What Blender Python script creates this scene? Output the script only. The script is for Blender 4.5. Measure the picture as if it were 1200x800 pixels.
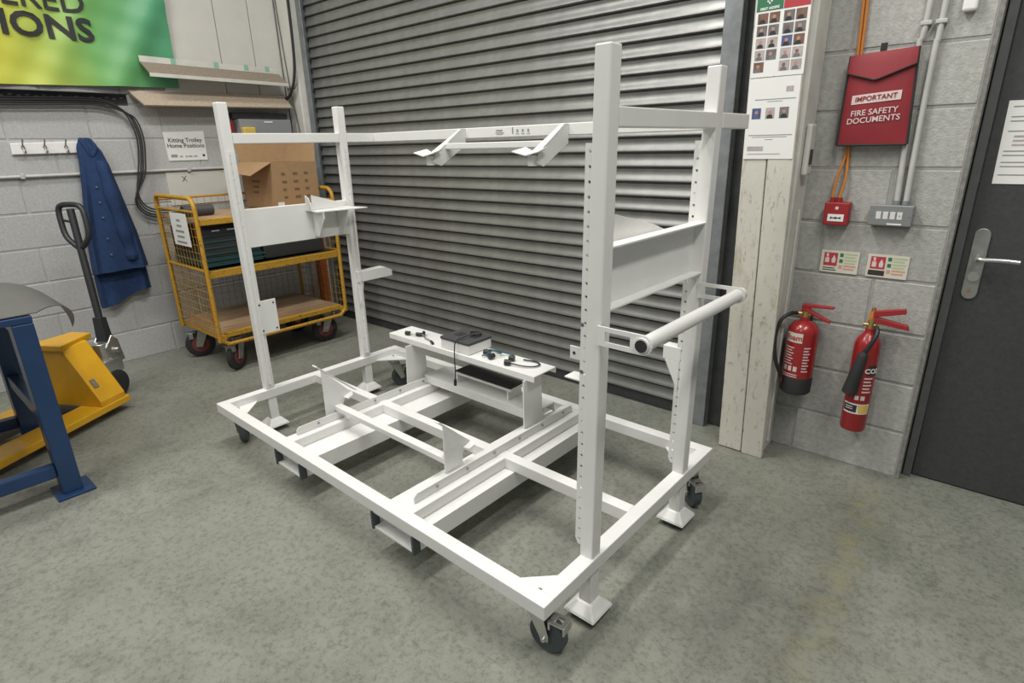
import bpy, math, random
from mathutils import Vector, Matrix
random.seed(7)
PI = math.pi
sc = bpy.context.scene
for o in list(bpy.data.objects): bpy.data.objects.remove(o)
COL = sc.collection

# ------------------------------------------------------------------ camera
def setup_camera():
    f, pitch, roll, yaw = 669.99, 0.3303, -0.0236, 0.7182
    cp, sp, cy, sy = math.cos(pitch), math.sin(pitch), math.cos(yaw), math.sin(yaw)
    fwd = Vector((-sy*cp, cy*cp, -sp)); right = Vector((cy, sy, 0)); up = right.cross(fwd)
    cr, sr = math.cos(roll), math.sin(roll)
    r = cr*right + sr*up; u = -sr*right + cr*up
    cam = bpy.data.cameras.new('camera'); ob = bpy.data.objects.new('camera', cam); COL.objects.link(ob)
    m = Matrix((r, u, -fwd)).transposed().to_4x4(); m.translation = (4.8329, -2.8307, 1.4737)
    ob.matrix_world = m
    cam.sensor_fit = 'HORIZONTAL'; cam.sensor_width = 36; cam.lens = 36*f/1200; cam.clip_start = .02
    sc.camera = ob
setup_camera()

# ------------------------------------------------------------------ light
w = bpy.data.worlds.new('workshop_air'); sc.world = w; w.use_nodes = True
w.node_tree.nodes['Background'].inputs[0].default_value = (.93, .97, 1.0, 1)
w.node_tree.nodes['Background'].inputs[1].default_value = .17
LAMPS = []
def lamp(x, y, z, sx, sy, power, rz=0, col=(1, .975, .92)):
    l = bpy.data.lights.new('ceiling_light', 'AREA'); l.shape = 'RECTANGLE'; l.size = sx; l.size_y = sy; l.energy = power; l.color = col
    o = bpy.data.objects.new('ceiling_light', l); COL.objects.link(o); o.location = (x, y, z); o.rotation_euler = (0, 0, rz); o['kind'] = 'helper'
lamp(1.3, -3.3, 4.3, .35, 2.4, 70)
lamp(3.0, -1.5, 4.3, .35, 1.8, 75)
lamp(5.6, -2.3, 4.3, .35, 2.4, 75)
lamp(3.6, -6.2, 4.3, .35, 2.4, 70)
vs = sc.view_settings
vs.view_transform = 'Standard'; vs.look = 'None'; vs.gamma = 1; vs.use_curve_mapping = False; vs.exposure = 0.38

# ------------------------------------------------------------------ materials
def mat(name, col, rough=.5, metal=0, ns=0, na=.1, bump=0, bs=None, col2=None, spec=.5, contrast=(.3, .7), detail=4, rand=0, coat=0, emit=0):
    m = bpy.data.materials.new(name); m.use_nodes = True; n = m.node_tree; b = n.nodes['Principled BSDF']
    b.inputs['Roughness'].default_value = rough; b.inputs['Metallic'].default_value = metal
    b.inputs['Specular IOR Level'].default_value = spec
    if coat: b.inputs['Coat Weight'].default_value = coat; b.inputs['Coat Roughness'].default_value = .15
    c1 = (*col, 1); b.inputs['Base Color'].default_value = c1
    tc = n.nodes.new('ShaderNodeTexCoord')
    last = None
    if ns:
        t = n.nodes.new('ShaderNodeTexNoise'); t.inputs['Scale'].default_value = ns; t.inputs['Detail'].default_value = detail
        n.links.new(tc.outputs['Object'], t.inputs['Vector'])
        cr = n.nodes.new('ShaderNodeValToRGB'); cr.color_ramp.elements[0].position = contrast[0]; cr.color_ramp.elements[1].position = contrast[1]
        c2 = col2 if col2 else tuple(max(0, c*(1-na)) for c in col)
        cr.color_ramp.elements[0].color = (*c2, 1); cr.color_ramp.elements[1].color = c1
        n.links.new(t.outputs['Fac'], cr.inputs['Fac']); last = cr.outputs['Color']
    if rand:
        oi = n.nodes.new('ShaderNodeObjectInfo'); mr = n.nodes.new('ShaderNodeMapRange')
        mr.inputs['To Min'].default_value = 1-rand; mr.inputs['To Max'].default_value = 1+rand
        n.links.new(oi.outputs['Random'], mr.inputs['Value'])
        mx = n.nodes.new('ShaderNodeMix'); mx.data_type = 'RGBA'; mx.blend_type = 'MULTIPLY'; mx.inputs[0].default_value = 1
        if last: n.links.new(last, mx.inputs[6])
        else: mx.inputs[6].default_value = c1
        n.links.new(mr.outputs['Result'], mx.inputs[7]); last = mx.outputs[2]
    if last: n.links.new(last, b.inputs['Base Color'])
    if bump:
        t2 = n.nodes.new('ShaderNodeTexNoise'); t2.inputs['Scale'].default_value = bs or 200; t2.inputs['Detail'].default_value = 3
        n.links.new(tc.outputs['Object'], t2.inputs['Vector'])
        bp = n.nodes.new('ShaderNodeBump'); bp.inputs['Strength'].default_value = bump; bp.inputs['Distance'].default_value = .004
        n.links.new(t2.outputs['Fac'], bp.inputs['Height']); n.links.new(bp.outputs['Normal'], b.inputs['Normal'])
    return m
M = {}
M['white'] = mat('white_powder_coat', (.75, .75, .73), .38, ns=9, na=.05, bump=.03, bs=300)
M['hole'] = mat('dark_hole', (.03, .03, .03), .8)
M['block'] = mat('painted_block', (.46, .465, .46), .8, ns=60, na=.16, bump=.5, bs=130, rand=.04)
M['blockr'] = mat('bare_block', (.43, .43, .405), .85, ns=45, na=.24, bump=.6, bs=110, rand=.06)
M['mortar'] = mat('mortar_joint', (.43, .435, .43), .9, ns=80, na=.15, bump=.3)
M['mortarr'] = mat('grey_mortar_joint', (.35, .35, .33), .9, ns=80, na=.2, bump=.3)
M['slat'] = mat('galvanised_slat', (.25, .252, .243), .38, metal=.45, ns=14, na=.14, rand=.03, contrast=(.35, .65))
M['galv'] = mat('galvanised_steel', (.27, .29, .30), .5, metal=.4, ns=20, na=.25)
M['darkgalv'] = mat('dark_steel', (.065, .07, .072), .6, metal=.3, ns=20, na=.3)
M['chrome'] = mat('zinc_plate', (.62, .62, .60), .28, metal=.9, ns=40, na=.1)
M['steel'] = mat('worn_steel', (.42, .42, .40), .4, metal=.8, ns=30, na=.2)
M['rubber'] = mat('grey_rubber_tyre', (.06, .075, .08), .55, ns=30, na=.2)
M['black'] = mat('black_plastic', (.018, .02, .022), .45)
M['blackm'] = mat('matt_black', (.022, .022, .022), .75)
M['yellow'] = mat('yellow_truck_paint', (.72, .38, .012), .4, ns=12, na=.12, coat=.3)
M['cageyellow'] = mat('chipped_yellow_paint', (.46, .25, .02), .55, ns=70, col2=(.16, .09, .02), contrast=(.28, .45))
M['blue'] = mat('blue_bench_paint', (.010, .043, .125), .4, ns=8, na=.2, coat=.2)
M['cloth'] = mat('blue_work_cloth', (.012, .038, .115), .9, ns=35, na=.25, bump=.25, bs=500)
M['red'] = mat('red_bag_vinyl', (.27, .02, .028), .55, ns=14, na=.15)
M['redpaint'] = mat('red_extinguisher_paint', (.28, .012, .014), .3, coat=.4)
M['redplastic'] = mat('red_plastic', (.30, .02, .022), .4)
M['orange'] = mat('orange_cable_sheath', (.55, .20, .035), .5)
M['orangepaint'] = mat('orange_rack_paint', (.42, .10, .02), .5, ns=20, na=.25)
M['card'] = mat('corrugated_card', (.36, .225, .115), .85, ns=25, na=.1, bump=.05)
M['print'] = mat('brown_print', (.17, .10, .05), .85)
M['ply'] = mat('plywood_sheet', (.40, .27, .16), .7, ns=6, na=.25)
M['chip'] = mat('chipboard', (.27, .22, .17), .85, ns=90, na=.3)
M['tan'] = mat('tan_board', (.43, .35, .27), .8, ns=50, na=.18)
M['panel'] = mat('cream_panel', (.60, .585, .54), .6, ns=7, na=.07)
M['whitesteel'] = mat('painted_white_steel', (.62, .61, .56), .55, ns=9, na=.12, contrast=(.35, .6))
M['paper'] = mat('white_paper', (.76, .76, .74), .7)
M['label'] = mat('cream_label', (.62, .60, .50), .6)
M['ink'] = mat('black_ink', (.03, .03, .03), .8)
M['greyink'] = mat('grey_ink', (.28, .28, .28), .8)
M['whiteink'] = mat('white_ink', (.75, .74, .72), .6)
M['pinkink'] = mat('pale_ink', (.68, .55, .54), .7)
M['greenink'] = mat('green_print', (.03, .16, .08), .7)
M['palegreen'] = mat('pale_green_print', (.42, .50, .30), .7)
M['redink'] = mat('red_print', (.42, .04, .05), .7)
M['pinkbar'] = mat('salmon_print', (.60, .30, .24), .7)
M['photo1'] = mat('photo_print_brown', (.22, .12, .09), .6, ns=30, na=.5)
M['photo2'] = mat('photo_print_grey', (.20, .19, .20), .6, ns=30, na=.5)
M['photo3'] = mat('photo_print_blue', (.10, .13, .30), .6, ns=30, na=.5)
M['photo4'] = mat('photo_print_pale', (.48, .42, .42), .6, ns=30, na=.3)
M['skin'] = mat('print_skin_tone', (.42, .24, .17), .6)
M['conduit'] = mat('painted_conduit', (.50, .50, .48), .5, ns=15, na=.15)
M['switch'] = mat('grey_metalclad', (.25, .26, .26), .4, metal=.3)
M['door'] = mat('dark_grey_door', (.052, .055, .055), .55, ns=70, na=.25, bump=.08, bs=160)
M['doorframe'] = mat('door_frame_paint', (.10, .105, .10), .55, ns=20, na=.2)
M['reveal'] = mat('rough_reveal', (.26, .255, .235), .9, ns=40, na=.4, bump=.6, bs=70)
M['mat'] = mat('dark_rubber_sheet', (.11, .112, .108), .45, ns=25, na=.12)
M['teal'] = mat('dark_teal_sheet', (.02, .07, .075), .35)
M['darkbox'] = mat('charcoal_plastic', (.028, .03, .03), .5)
M['lid'] = mat('charcoal_lid', (.055, .057, .06), .55)
M['brass'] = mat('brass', (.55, .40, .16), .3, metal=.9)
M['yellowlabel'] = mat('yellow_label', (.70, .50, .12), .5)
M['greentape'] = mat('green_tape', (.25, .46, .34), .6)
M['redwheel'] = mat('dark_red_hub', (.16, .035, .035), .6)
M['greybox'] = mat('grey_enclosure', (.25, .26, .265), .5)
M['yellowplastic'] = mat('yellow_plastic', (.62, .46, .10), .5)
M['dial'] = mat('blue_cable', (.03, .10, .13), .5)

def floor_mat():
    m = bpy.data.materials.new('worn_concrete'); m.use_nodes = True; n = m.node_tree; b = n.nodes['Principled BSDF']; L = n.links
    tc = n.nodes.new('ShaderNodeTexCoord'); 
    def noise(scale, detail=6, rough=.6, dist=0):
        t = n.nodes.new('ShaderNodeTexNoise'); t.inputs['Scale'].default_value = scale; t.inputs['Detail'].default_value = detail
        t.inputs['Roughness'].default_value = rough; t.inputs['Distortion'].default_value = dist
        L.new(tc.outputs['Object'], t.inputs['Vector']); return t.outputs['Fac']
    def ramp(fac, p0, c0, p1, c1):
        r = n.nodes.new('ShaderNodeValToRGB'); e = r.color_ramp.elements
        e[0].position, e[1].position = p0, p1; e[0].color = (*c0, 1); e[1].color = (*c1, 1); L.new(fac, r.inputs['Fac']); return r.outputs['Color']
    def mul(a, c):
        x = n.nodes.new('ShaderNodeMix'); x.data_type = 'RGBA'; x.blend_type = 'MULTIPLY'; x.inputs[0].default_value = 1
        L.new(a, x.inputs[6]); L.new(c, x.inputs[7]); return x.outputs[2]
    base = ramp(noise(1.1, 4), .3, (.205, .212, .178), .7, (.245, .25, .22))
    k = mul(base, ramp(noise(4, 9, .75, .3), .25, (.84, .84, .83), .75, (1.08, 1.08, 1.07)))
    k = mul(k, ramp(noise(55, 6, .8), .38, (.66, .67, .66), .52, (1.04, 1.04, 1.04)))
    k = mul(k, ramp(noise(2.0, 10, .82, .5), .28, (.70, .71, .70), .52, (1, 1, 1)))
    # faded yellow floor paint by the door end
    sx = n.nodes.new('ShaderNodeSeparateXYZ'); L.new(tc.outputs['Object'], sx.inputs[0])
    def band(axis, lo, hi, soft):
        a = n.nodes.new('ShaderNodeMapRange'); a.interpolation_type = 'SMOOTHSTEP'; a.inputs[1].default_value = lo-soft; a.inputs[2].default_value = lo+soft
        c = n.nodes.new('ShaderNodeMapRange'); c.interpolation_type = 'SMOOTHSTEP'; c.inputs[1].default_value = hi-soft; c.inputs[2].default_value = hi+soft; c.inputs[3].default_value = 1; c.inputs[4].default_value = 0
        L.new(sx.outputs[axis], a.inputs[0]); L.new(sx.outputs[axis], c.inputs[0])
        p = n.nodes.new('ShaderNodeMath'); p.operation = 'MULTIPLY'; L.new(a.outputs[0], p.inputs[0]); L.new(c.outputs[0], p.inputs[1]); return p.outputs[0]
    p = n.nodes.new('ShaderNodeMath'); p.operation = 'MULTIPLY'; L.new(band(0, 4.55, 4.66, .05), p.inputs[0]); L.new(band(1, -1.35, -.15, .15), p.inputs[1])
    p2 = n.nodes.new('ShaderNodeMath'); p2.operation = 'MULTIPLY'; L.new(p.outputs[0], p2.inputs[0]); L.new(ramp(noise(9, 6), .42, (0, 0, 0), .6, (.32, .32, .32)), p2.inputs[1])
    x = n.nodes.new('ShaderNodeMix'); x.data_type = 'RGBA'; L.new(p2.outputs[0], x.inputs[0]); L.new(k, x.inputs[6]); x.inputs[7].default_value = (.30, .26, .10, 1)
    L.new(x.outputs[2], b.inputs['Base Color'])
    rr = n.nodes.new('ShaderNodeMapRange'); rr.inputs[3].default_value = .38; rr.inputs[4].default_value = .62; L.new(noise(4, 5), rr.inputs[0]); L.new(rr.outputs[0], b.inputs['Roughness'])
    b.inputs['Specular IOR Level'].default_value = .35
    bp = n.nodes.new('ShaderNodeBump'); bp.inputs['Strength'].default_value = .25; bp.inputs['Distance'].default_value = .004
    L.new(noise(60, 5), bp.inputs['Height']); L.new(bp.outputs[0], b.inputs['Normal'])
    return m
M['floor'] = floor_mat()

def board_mat():
    m = bpy.data.materials.new('scuffed_white_board'); m.use_nodes = True; n = m.node_tree; b = n.nodes['Principled BSDF']; L = n.links
    tc = n.nodes.new('ShaderNodeTexCoord')
    def layer(prev, scale, stretch, lo, hi, dark, detail=8):
        mp = n.nodes.new('ShaderNodeMapping'); mp.inputs['Scale'].default_value = stretch; L.new(tc.outputs['Object'], mp.inputs[0])
        t = n.nodes.new('ShaderNodeTexNoise'); t.inputs['Scale'].default_value = scale; t.inputs['Detail'].default_value = detail; t.inputs['Roughness'].default_value = .7; L.new(mp.outputs[0], t.inputs['Vector'])
        r = n.nodes.new('ShaderNodeValToRGB'); r.color_ramp.elements[0].position = lo; r.color_ramp.elements[1].position = hi
        r.color_ramp.elements[0].color = (*dark, 1); r.color_ramp.elements[1].color = (1, 1, 1, 1); L.new(t.outputs['Fac'], r.inputs[0])
        x = n.nodes.new('ShaderNodeMix'); x.data_type = 'RGBA'; x.blend_type = 'MULTIPLY'; x.inputs[0].default_value = 1
        if prev is None: x.inputs[6].default_value = (.62, .60, .535, 1)
        else: L.new(prev, x.inputs[6])
        L.new(r.outputs[0], x.inputs[7]); return x.outputs[2]
    k = layer(None, 3, (1, 1, .6), .25, .7, (.84, .83, .80))
    k = layer(k, 14, (1.6, 1, .35), .34, .44, (.74, .71, .64))
    k = layer(k, 45, (1.4, 1, .5), .36, .42, (.66, .61, .53))
    L.new(k, b.inputs['Base Color']); b.inputs['Roughness'].default_value = .6
    return m
M['whitewood'] = board_mat()

def banner_mat():
    m = bpy.data.materials.new('banner_print'); m.use_nodes = True; n = m.node_tree; b = n.nodes['Principled BSDF']; L = n.links
    tc = n.nodes.new('ShaderNodeTexCoord'); sx = n.nodes.new('ShaderNodeSeparateXYZ'); L.new(tc.outputs['Object'], sx.inputs[0])
    nz = n.nodes.new('ShaderNodeTexNoise'); nz.inputs['Scale'].default_value = 1.6; L.new(tc.outputs['Object'], nz.inputs['Vector'])
    ad = n.nodes.new('ShaderNodeMath'); ad.operation = 'MULTIPLY_ADD'; ad.inputs[1].default_value = .35; L.new(nz.outputs['Fac'], ad.inputs[0]); L.new(sx.outputs[1], ad.inputs[2])
    r = n.nodes.new('ShaderNodeMapRange'); r.inputs[1].default_value = -.30; r.inputs[2].default_value = 1.02; L.new(ad.outputs[0], r.inputs[0])
    c = n.nodes.new('ShaderNodeValToRGB'); e = c.color_ramp.elements
    e[0].position = 0; e[0].color = (.70, .55, .03, 1); e[1].position = 1; e[1].color = (.09, .33, .17, 1)
    q = e.new(.30); q.color = (.55, .56, .07, 1); q = e.new(.48); q.color = (.36, .48, .09, 1); q = e.new(.68); q.color = (.15, .38, .10, 1)
    L.new(r.outputs[0], c.inputs[0]); L.new(c.outputs[0], b.inputs['Base Color']); b.inputs['Roughness'].default_value = .45
    return m
M['banner'] = banner_mat()

# ------------------------------------------------------------------ mesh helpers
WM = {}
class MB:
    def __init__(s): s.v = []; s.f = []; s.smooth = False
    def add(s, vs, fs):
        k = len(s.v); s.v += [Vector(p) for p in vs]; s.f += [tuple(i+k for i in f) for f in fs]; return s
    def box(s, x0, x1, y0, y1, z0, z1):
        return s.add([(x0,y0,z0),(x1,y0,z0),(x1,y1,z0),(x0,y1,z0),(x0,y0,z1),(x1,y0,z1),(x1,y1,z1),(x0,y1,z1)],
                     [(0,3,2,1),(4,5,6,7),(0,1,5,4),(1,2,6,5),(2,3,7,6),(3,0,4,7)])
    def hexa(s, bot, top):
        return s.add(list(bot)+list(top), [(0,3,2,1),(4,5,6,7),(0,1,5,4),(1,2,6,5),(2,3,7,6),(3,0,4,7)])
    def prism(s, pts, d):
        """pts: 3D polygon, d: extrusion vector"""
        n = len(pts); d = Vector(d); a = [Vector(p) for p in pts]
        nrm = sum(((a[i]-a[0]).cross(a[(i+1) % n]-a[0]) for i in range(n)), Vector())
        if nrm.dot(d) > 0: a.reverse()
        return s.add(a+[p+d for p in a], [tuple(range(n)), tuple(range(2*n-1, n-1, -1))]+[(i, n+i, n+(i+1) % n, (i+1) % n) for i in range(n)])
    def cyl(s, p0, p1, r, seg=14, r1=None, caps=True):
        p0, p1 = Vector(p0), Vector(p1); d = (p1-p0).normalized(); a = d.orthogonal().normalized(); b = d.cross(a); r1 = r if r1 is None else r1
        vs = []
        for p, q in ((p0, r), (p1, r1)):
            for i in range(seg):
                t = 2*PI*i/seg; vs.append(p+q*(math.cos(t)*a+math.sin(t)*b))
        fs = [(i, (i+1) % seg, seg+(i+1) % seg, seg+i) for i in range(seg)]
        if caps: fs += [tuple(range(seg-1, -1, -1)), tuple(range(seg, 2*seg))]
        s.smooth = True; return s.add(vs, fs)
    def sweep(s, pts, r, seg=10, caps=True, closed=False):
        P = [Vector(p) for p in pts]; n = len(P); vs = []; fs = []; prev = None
        for i, p in enumerate(P):
            if closed: t = (P[(i+1) % n]-P[i-1])
            else: t = (P[min(i+1, n-1)]-P[max(i-1, 0)])
            t.normalize()
            a = t.orthogonal().normalized() if prev is None else (prev-prev.dot(t)*t).normalized()
            prev = a; b = t.cross(a); rr = r[i] if isinstance(r, (list, tuple)) else r
            vs += [p+rr*(math.cos(2*PI*k/seg)*a+math.sin(2*PI*k/seg)*b) for k in range(seg)]
        for i in range(n if closed else n-1):
            j = (i+1) % n
            fs += [(i*seg+k, i*seg+(k+1) % seg, j*seg+(k+1) % seg, j*seg+k) for k in range(seg)]
        if caps and not closed: fs += [tuple(range(seg-1, -1, -1)), tuple(range((n-1)*seg, n*seg))]
        s.smooth = True; return s.add(vs, fs)
    def lathe(s, prof, c=(0,0,0), seg=24, axis=(0,0,1)):
        """prof: (r, h) pairs"""
        c = Vector(c); d = Vector(axis).normalized(); a = d.orthogonal().normalized(); b = d.cross(a); vs = []; fs = []; n = len(prof)
        for r, h in prof: vs += [c+d*h+r*(math.cos(2*PI*k/seg)*a+math.sin(2*PI*k/seg)*b) for k in range(seg)]
        for i in range(n-1): fs += [(i*seg+k, i*seg+(k+1) % seg, (i+1)*seg+(k+1) % seg, (i+1)*seg+k) for k in range(seg)]
        fs += [tuple(range(seg-1, -1, -1)), tuple(range((n-1)*seg, n*seg))]
        s.smooth = True; return s.add(vs, fs)
    def grid(s, fn, nu, nv, thick=None):
        vs = [Vector(fn(i/nu, j/nv)) for j in range(nv+1) for i in range(nu+1)]
        q = lambda i, j: j*(nu+1)+i
        fs = [(q(i,j), q(i+1,j), q(i+1,j+1), q(i,j+1)) for j in range(nv) for i in range(nu)]
        s.smooth = True
        if thick:
            t = Vector(thick); k = len(vs); vs2 = [p+t for p in vs]
            fs2 = [tuple(i+k for i in reversed(f)) for f in fs]
            ed = [q(i,0) for i in range(nu+1)]+[q(nu,j) for j in range(1,nv+1)]+[q(i,nv) for i in range(nu-1,-1,-1)]+[q(0,j) for j in range(nv-1,0,-1)]
            fs3 = [(ed[i], ed[i]+k, ed[(i+1) % len(ed)]+k, ed[(i+1) % len(ed)]) for i in range(len(ed))]
            return s.add(vs+vs2, fs+fs2+fs3)
        return s.add(vs, fs)
    def xf(s, m):
        s.v = [m @ p for p in s.v]; return s
    def mesh(s, name, m, smooth=None):
        me = bpy.data.meshes.new(name); me.from_pydata(s.v, [], s.f); me.update()
        me.materials.append(M[m] if isinstance(m, str) else m)
        if s.smooth if smooth is None else smooth:
            me.polygons.foreach_set('use_smooth', [True]*len(me.polygons)); me.set_sharp_from_angle(angle=math.radians(38))
        return me
    def part(s, name, m, parent, bevel=0, label=None, local=False):
        """a child of `parent`; vertices in world coordinates unless local"""
        P = WM[parent]
        if not local: inv = P.inverted(); s.v = [inv @ p for p in s.v]
        ob = bpy.data.objects.new(name, s.mesh(name, m)); COL.objects.link(ob); ob.parent = parent; WM[ob] = P
        if bevel: bev(ob, bevel)
        if label: ob['label'] = label
        return ob
    def thing(s, name, m, label, cat, group=None, bevel=0, kind=None):
        lo = Vector([min(p[i] for p in s.v) for i in range(3)]); hi = Vector([max(p[i] for p in s.v) for i in range(3)])
        c = Vector(((lo.x+hi.x)/2, (lo.y+hi.y)/2, lo.z)); s.v = [p-c for p in s.v]
        ob = bpy.data.objects.new(name, s.mesh(name, m)); COL.objects.link(ob); ob.location = c; WM[ob] = Matrix.Translation(c)
        tag(ob, label, cat, group, kind)
        if bevel: bev(ob, bevel)
        return ob
def bev(ob, wd, seg=2):
    b = ob.modifiers.new('edge', 'BEVEL'); b.width = wd; b.segments = seg; b.limit_method = 'ANGLE'; b.angle_limit = math.radians(40)
def tag(o, label=None, cat=None, group=None, kind=None):
    if label: o['label'] = label
    if cat: o['category'] = cat
    if group: o['group'] = group
    if kind: o['kind'] = kind
    return o
def empty(name, loc, label, cat, rz=0, group=None, kind=None):
    o = bpy.data.objects.new(name, None); COL.objects.link(o); o.location = loc; o.rotation_euler = (0, 0, rz); o.empty_display_size = .1
    WM[o] = Matrix.Translation(loc) @ Matrix.Rotation(rz, 4, 'Z'); return tag(o, label, cat, group, kind)
def copy_part(o, parent, mtx=None):
    c = o.copy(); COL.objects.link(c); c.parent = parent
    if mtx is not None: c.matrix_local = mtx
    WM[c] = WM.get(o)
    for ch in [x for x in bpy.data.objects if x.parent == o]:
        d = ch.copy(); COL.objects.link(d); d.parent = c; WM[d] = WM.get(ch)
    return c
def text_mb(body, size, loc, xd, yd, nd, align='CENTER', ex=.0006, bold=0, sx=1.0):
    """lettering as a mesh: xd reading direction, yd up, nd out of the surface"""
    cu = bpy.data.curves.new('lettering', 'FONT'); cu.body = body; cu.size = size; cu.extrude = ex; cu.align_x = align; cu.offset = bold; cu.resolution_u = 3
    cu.space_line = .95
    o = bpy.data.objects.new('lettering_tmp', cu); COL.objects.link(o)
    dg = bpy.context.evaluated_depsgraph_get(); me = bpy.data.meshes.new_from_object(o.evaluated_get(dg))
    mb = MB(); X, Y, N = Vector(xd), Vector(yd), Vector(nd)
    mb.add([Vector(loc)+X*v.co.x*sx+Y*v.co.y+N*v.co.z for v in me.vertices], [tuple(p.vertices) for p in me.polygons])
    bpy.data.objects.remove(o); bpy.data.curves.remove(cu); bpy.data.meshes.remove(me)
    return mb
def bz(pts, n=8):
    """Catmull-Rom through the points"""
    P = [Vector(p) for p in pts]; P = [2*P[0]-P[1]]+P+[2*P[-1]-P[-2]]; out = []
    for i in range(1, len(P)-2):
        for k in range(n):
            t = k/n; a, b, c, d = P[i-1:i+3]
            out.append(.5*((2*b)+(-a+c)*t+(2*a-5*b+4*c-d)*t*t+(-a+3*b-3*c+d)*t**3))
    out.append(P[-2]); return out

# ================================================================== the room
fl = MB().box(-.4, 9, -9, .6, -.1, 0).thing('floor', 'floor', 'worn grey concrete workshop floor', 'floor', kind='structure')
fl.location = (0, 0, -.1)
# bring the floor's object space to the world origin so its stains sit where they stand
for v in fl.data.vertices: v.co += Vector((4.3, -4.2, 0))
fl.location = (0, 0, -.1)

def blockwall(name, label, mortar, backbox, rows, m_block, place):
    e = empty(name, (backbox[0], backbox[2], 0), label, 'wall', kind='structure')
    MB().box(*backbox).part('mortar_bed', mortar, e)
    meshes = {}
    for r in rows:
        for a0, a1 in place(r):
            key = round(a1-a0, 3)
            if key not in meshes:
                mb = MB()
                if name == 'wall_left': mb.box(-.02, 0, .005, key-.005, .005, .22)
                else: mb.box(.005, key-.005, 0, .02, .005, .22)
                meshes[key] = mb.mesh('block', m_block)
            o = bpy.data.objects.new('block', meshes[key]); COL.objects.link(o); o.parent = e
            p = Vector((0, a0, r*.225)) if name == 'wall_left' else Vector((a0, 0, r*.225))
            p += Vector((random.uniform(-.0012, .0006), 0, 0)) if name == 'wall_left' else Vector((0, random.uniform(-.0006, .0012), 0))
            o.location = p-Vector((backbox[0], backbox[2], 0)); bev(o, .004, 1)
    return e
def left_cols(r):
    off = -2.018+.44*0 + (0 if r % 2 else .225)      # courses break joint
    y = off-.45*4; out = []
    while y < 0:
        a, b = max(y, -3.6), min(y+.45, .0)
        if b-a > .05: out.append((a, b))
        y += .45
    return out
blockwall('wall_left', 'light grey painted concrete block wall behind the coat rail', 'mortar', (-.25, -.0035, -9, .6, 0, 4.6), range(0, 9), 'block', left_cols)
def right_cols(r):
    x = 4.205-.45+(0 if r % 2 == 0 else -.225)+.0; out = []
    while x < 4.655:
        a, b = max(x, 3.876), min(x+.45, 4.655)
        if b-a > .03: out.append((a, b))
        x += .45
    return out
blockwall('wall_right', 'bare grey block wall carrying the fire extinguishers', 'mortarr', (3.872, 4.653, .0035, .25, 0, 4.6), range(0, 12), 'blockr', right_cols)
mb = MB().box(-.25, .2, .02, .25, 0, 4.6).box(.2, 3.78, .02, .25, 3.3, 4.6).box(4.653, 5.72, .02, .25, 2.12, 4.6).box(5.72, 9, .02, .25, 0, 4.6)
mb.thing('wall_back', 'blockr', 'block wall around the shutter and door openings', 'wall', kind='structure')
# rough reveal of the door opening
MB().hexa([(4.6535,.004,0),(4.668,.004,0),(4.672,.16,0),(4.6535,.16,0)], [(4.6535,.004,2.12),(4.668,.004,2.12),(4.672,.16,2.12),(4.6535,.16,2.12)]).thing('trim_1', 'reveal', 'rough cement reveal beside the dark door', 'trim', kind='structure')

# roller shutter
sh = empty('door_1', (2, .03, 0), 'closed galvanised steel roller shutter door with curved slats', 'roller shutter', kind='structure')
prof = [(-.004, -.001), (-.014, .001), (-.0185, .0045), (-.0180, .010), (-.0140, .018), (-.0090, .027), (-.0052, .037), (-.0030, .048), (-.0030, .057), (-.0055, .0615), (-.0055, .065), (-.001, .0675)]
prof += [(.009, .068), (.010, .079), (.012, .079), (.012, .0)]
sm = None
for k in range(42):
    if sm is None:
        mb = MB().prism([(-1.755, y, z) for y, z in prof], (3.47, 0, 0)); mb.smooth = True; sm = mb.mesh('slat', 'slat')
    o = bpy.data.objects.new('slat', sm); COL.objects.link(o); o.parent = sh; o.location = (0, -.012+random.uniform(-.0012, .0012), .075+k*.075)
MB().box(.245, 3.715, .01, .04, .012, .075).part('bottom_bar', 'darkgalv', sh, .004)
MB().box(.21, .272, -.045, -.033, 0, 3.3).box(.21, .216, -.045, .05, 0, 3.3).box(.21, .272, .03, .05, 0, 3.3).part('guide_rail', 'galv', sh, .003)
MB().box(3.69, 3.775, -.05, -.04, 0, 3.3).box(3.768, 3.775, -.05, .05, 0, 3.3).box(3.69, 3.775, .03, .05, 0, 3.3).part('guide_rail', 'galv', sh, .003)
MB().box(3.7755, 3.868, .0, .05, 0, 3.3).part('shadow_gap_plate', 'darkgalv', sh, .003)  # dark plate fills the gap by the guide, its shade put into the colour

# dark door
dr = empty('door_2', (5.2, .12, 0), 'dark grey steel door with lever handle and a taped notice', 'door', kind='structure')
MB().box(4.674, 4.705, .06, .16, 0, 2.11).box(5.69, 5.719, .06, .16, 0, 2.11).box(4.705, 5.69, .06, .16, 2.08, 2.11).part('door_frame', 'doorframe', dr, .003)
MB().box(4.708, 5.687, .085, .13, .006, 2.077).part('door_leaf', 'door', dr, .002)
hp = [(4.755+.026*math.cos(t), .0845, 1.1+.026*math.sin(t)) for t in [PI*i/8 for i in range(9)]]+[(4.755+.026*math.cos(t), .0845, .868+.026*math.sin(t)) for t in [PI+PI*i/8 for i in range(9)]]
pl = MB().prism(hp, (0, -.008, 0)).part('handle_plate', 'steel', dr, .002)
MB().cyl((4.757,.077,1.012), (4.757,.03,1.012), .009).sweep(bz([(4.757,.032,1.012),(4.775,.024,1.012),(4.83,.026,1.014),(4.885,.03,1.012)], 6), .009).part('lever', 'chrome', pl)
MB().cyl((4.757,.077,.935), (4.757,.069,.935), .019, 20).part('lock_cylinder', 'chrome', pl)
MB().cyl((4.752,.077,.88), (4.752,.073,.88), .007, 10).part('screw', 'brass', pl)

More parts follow.
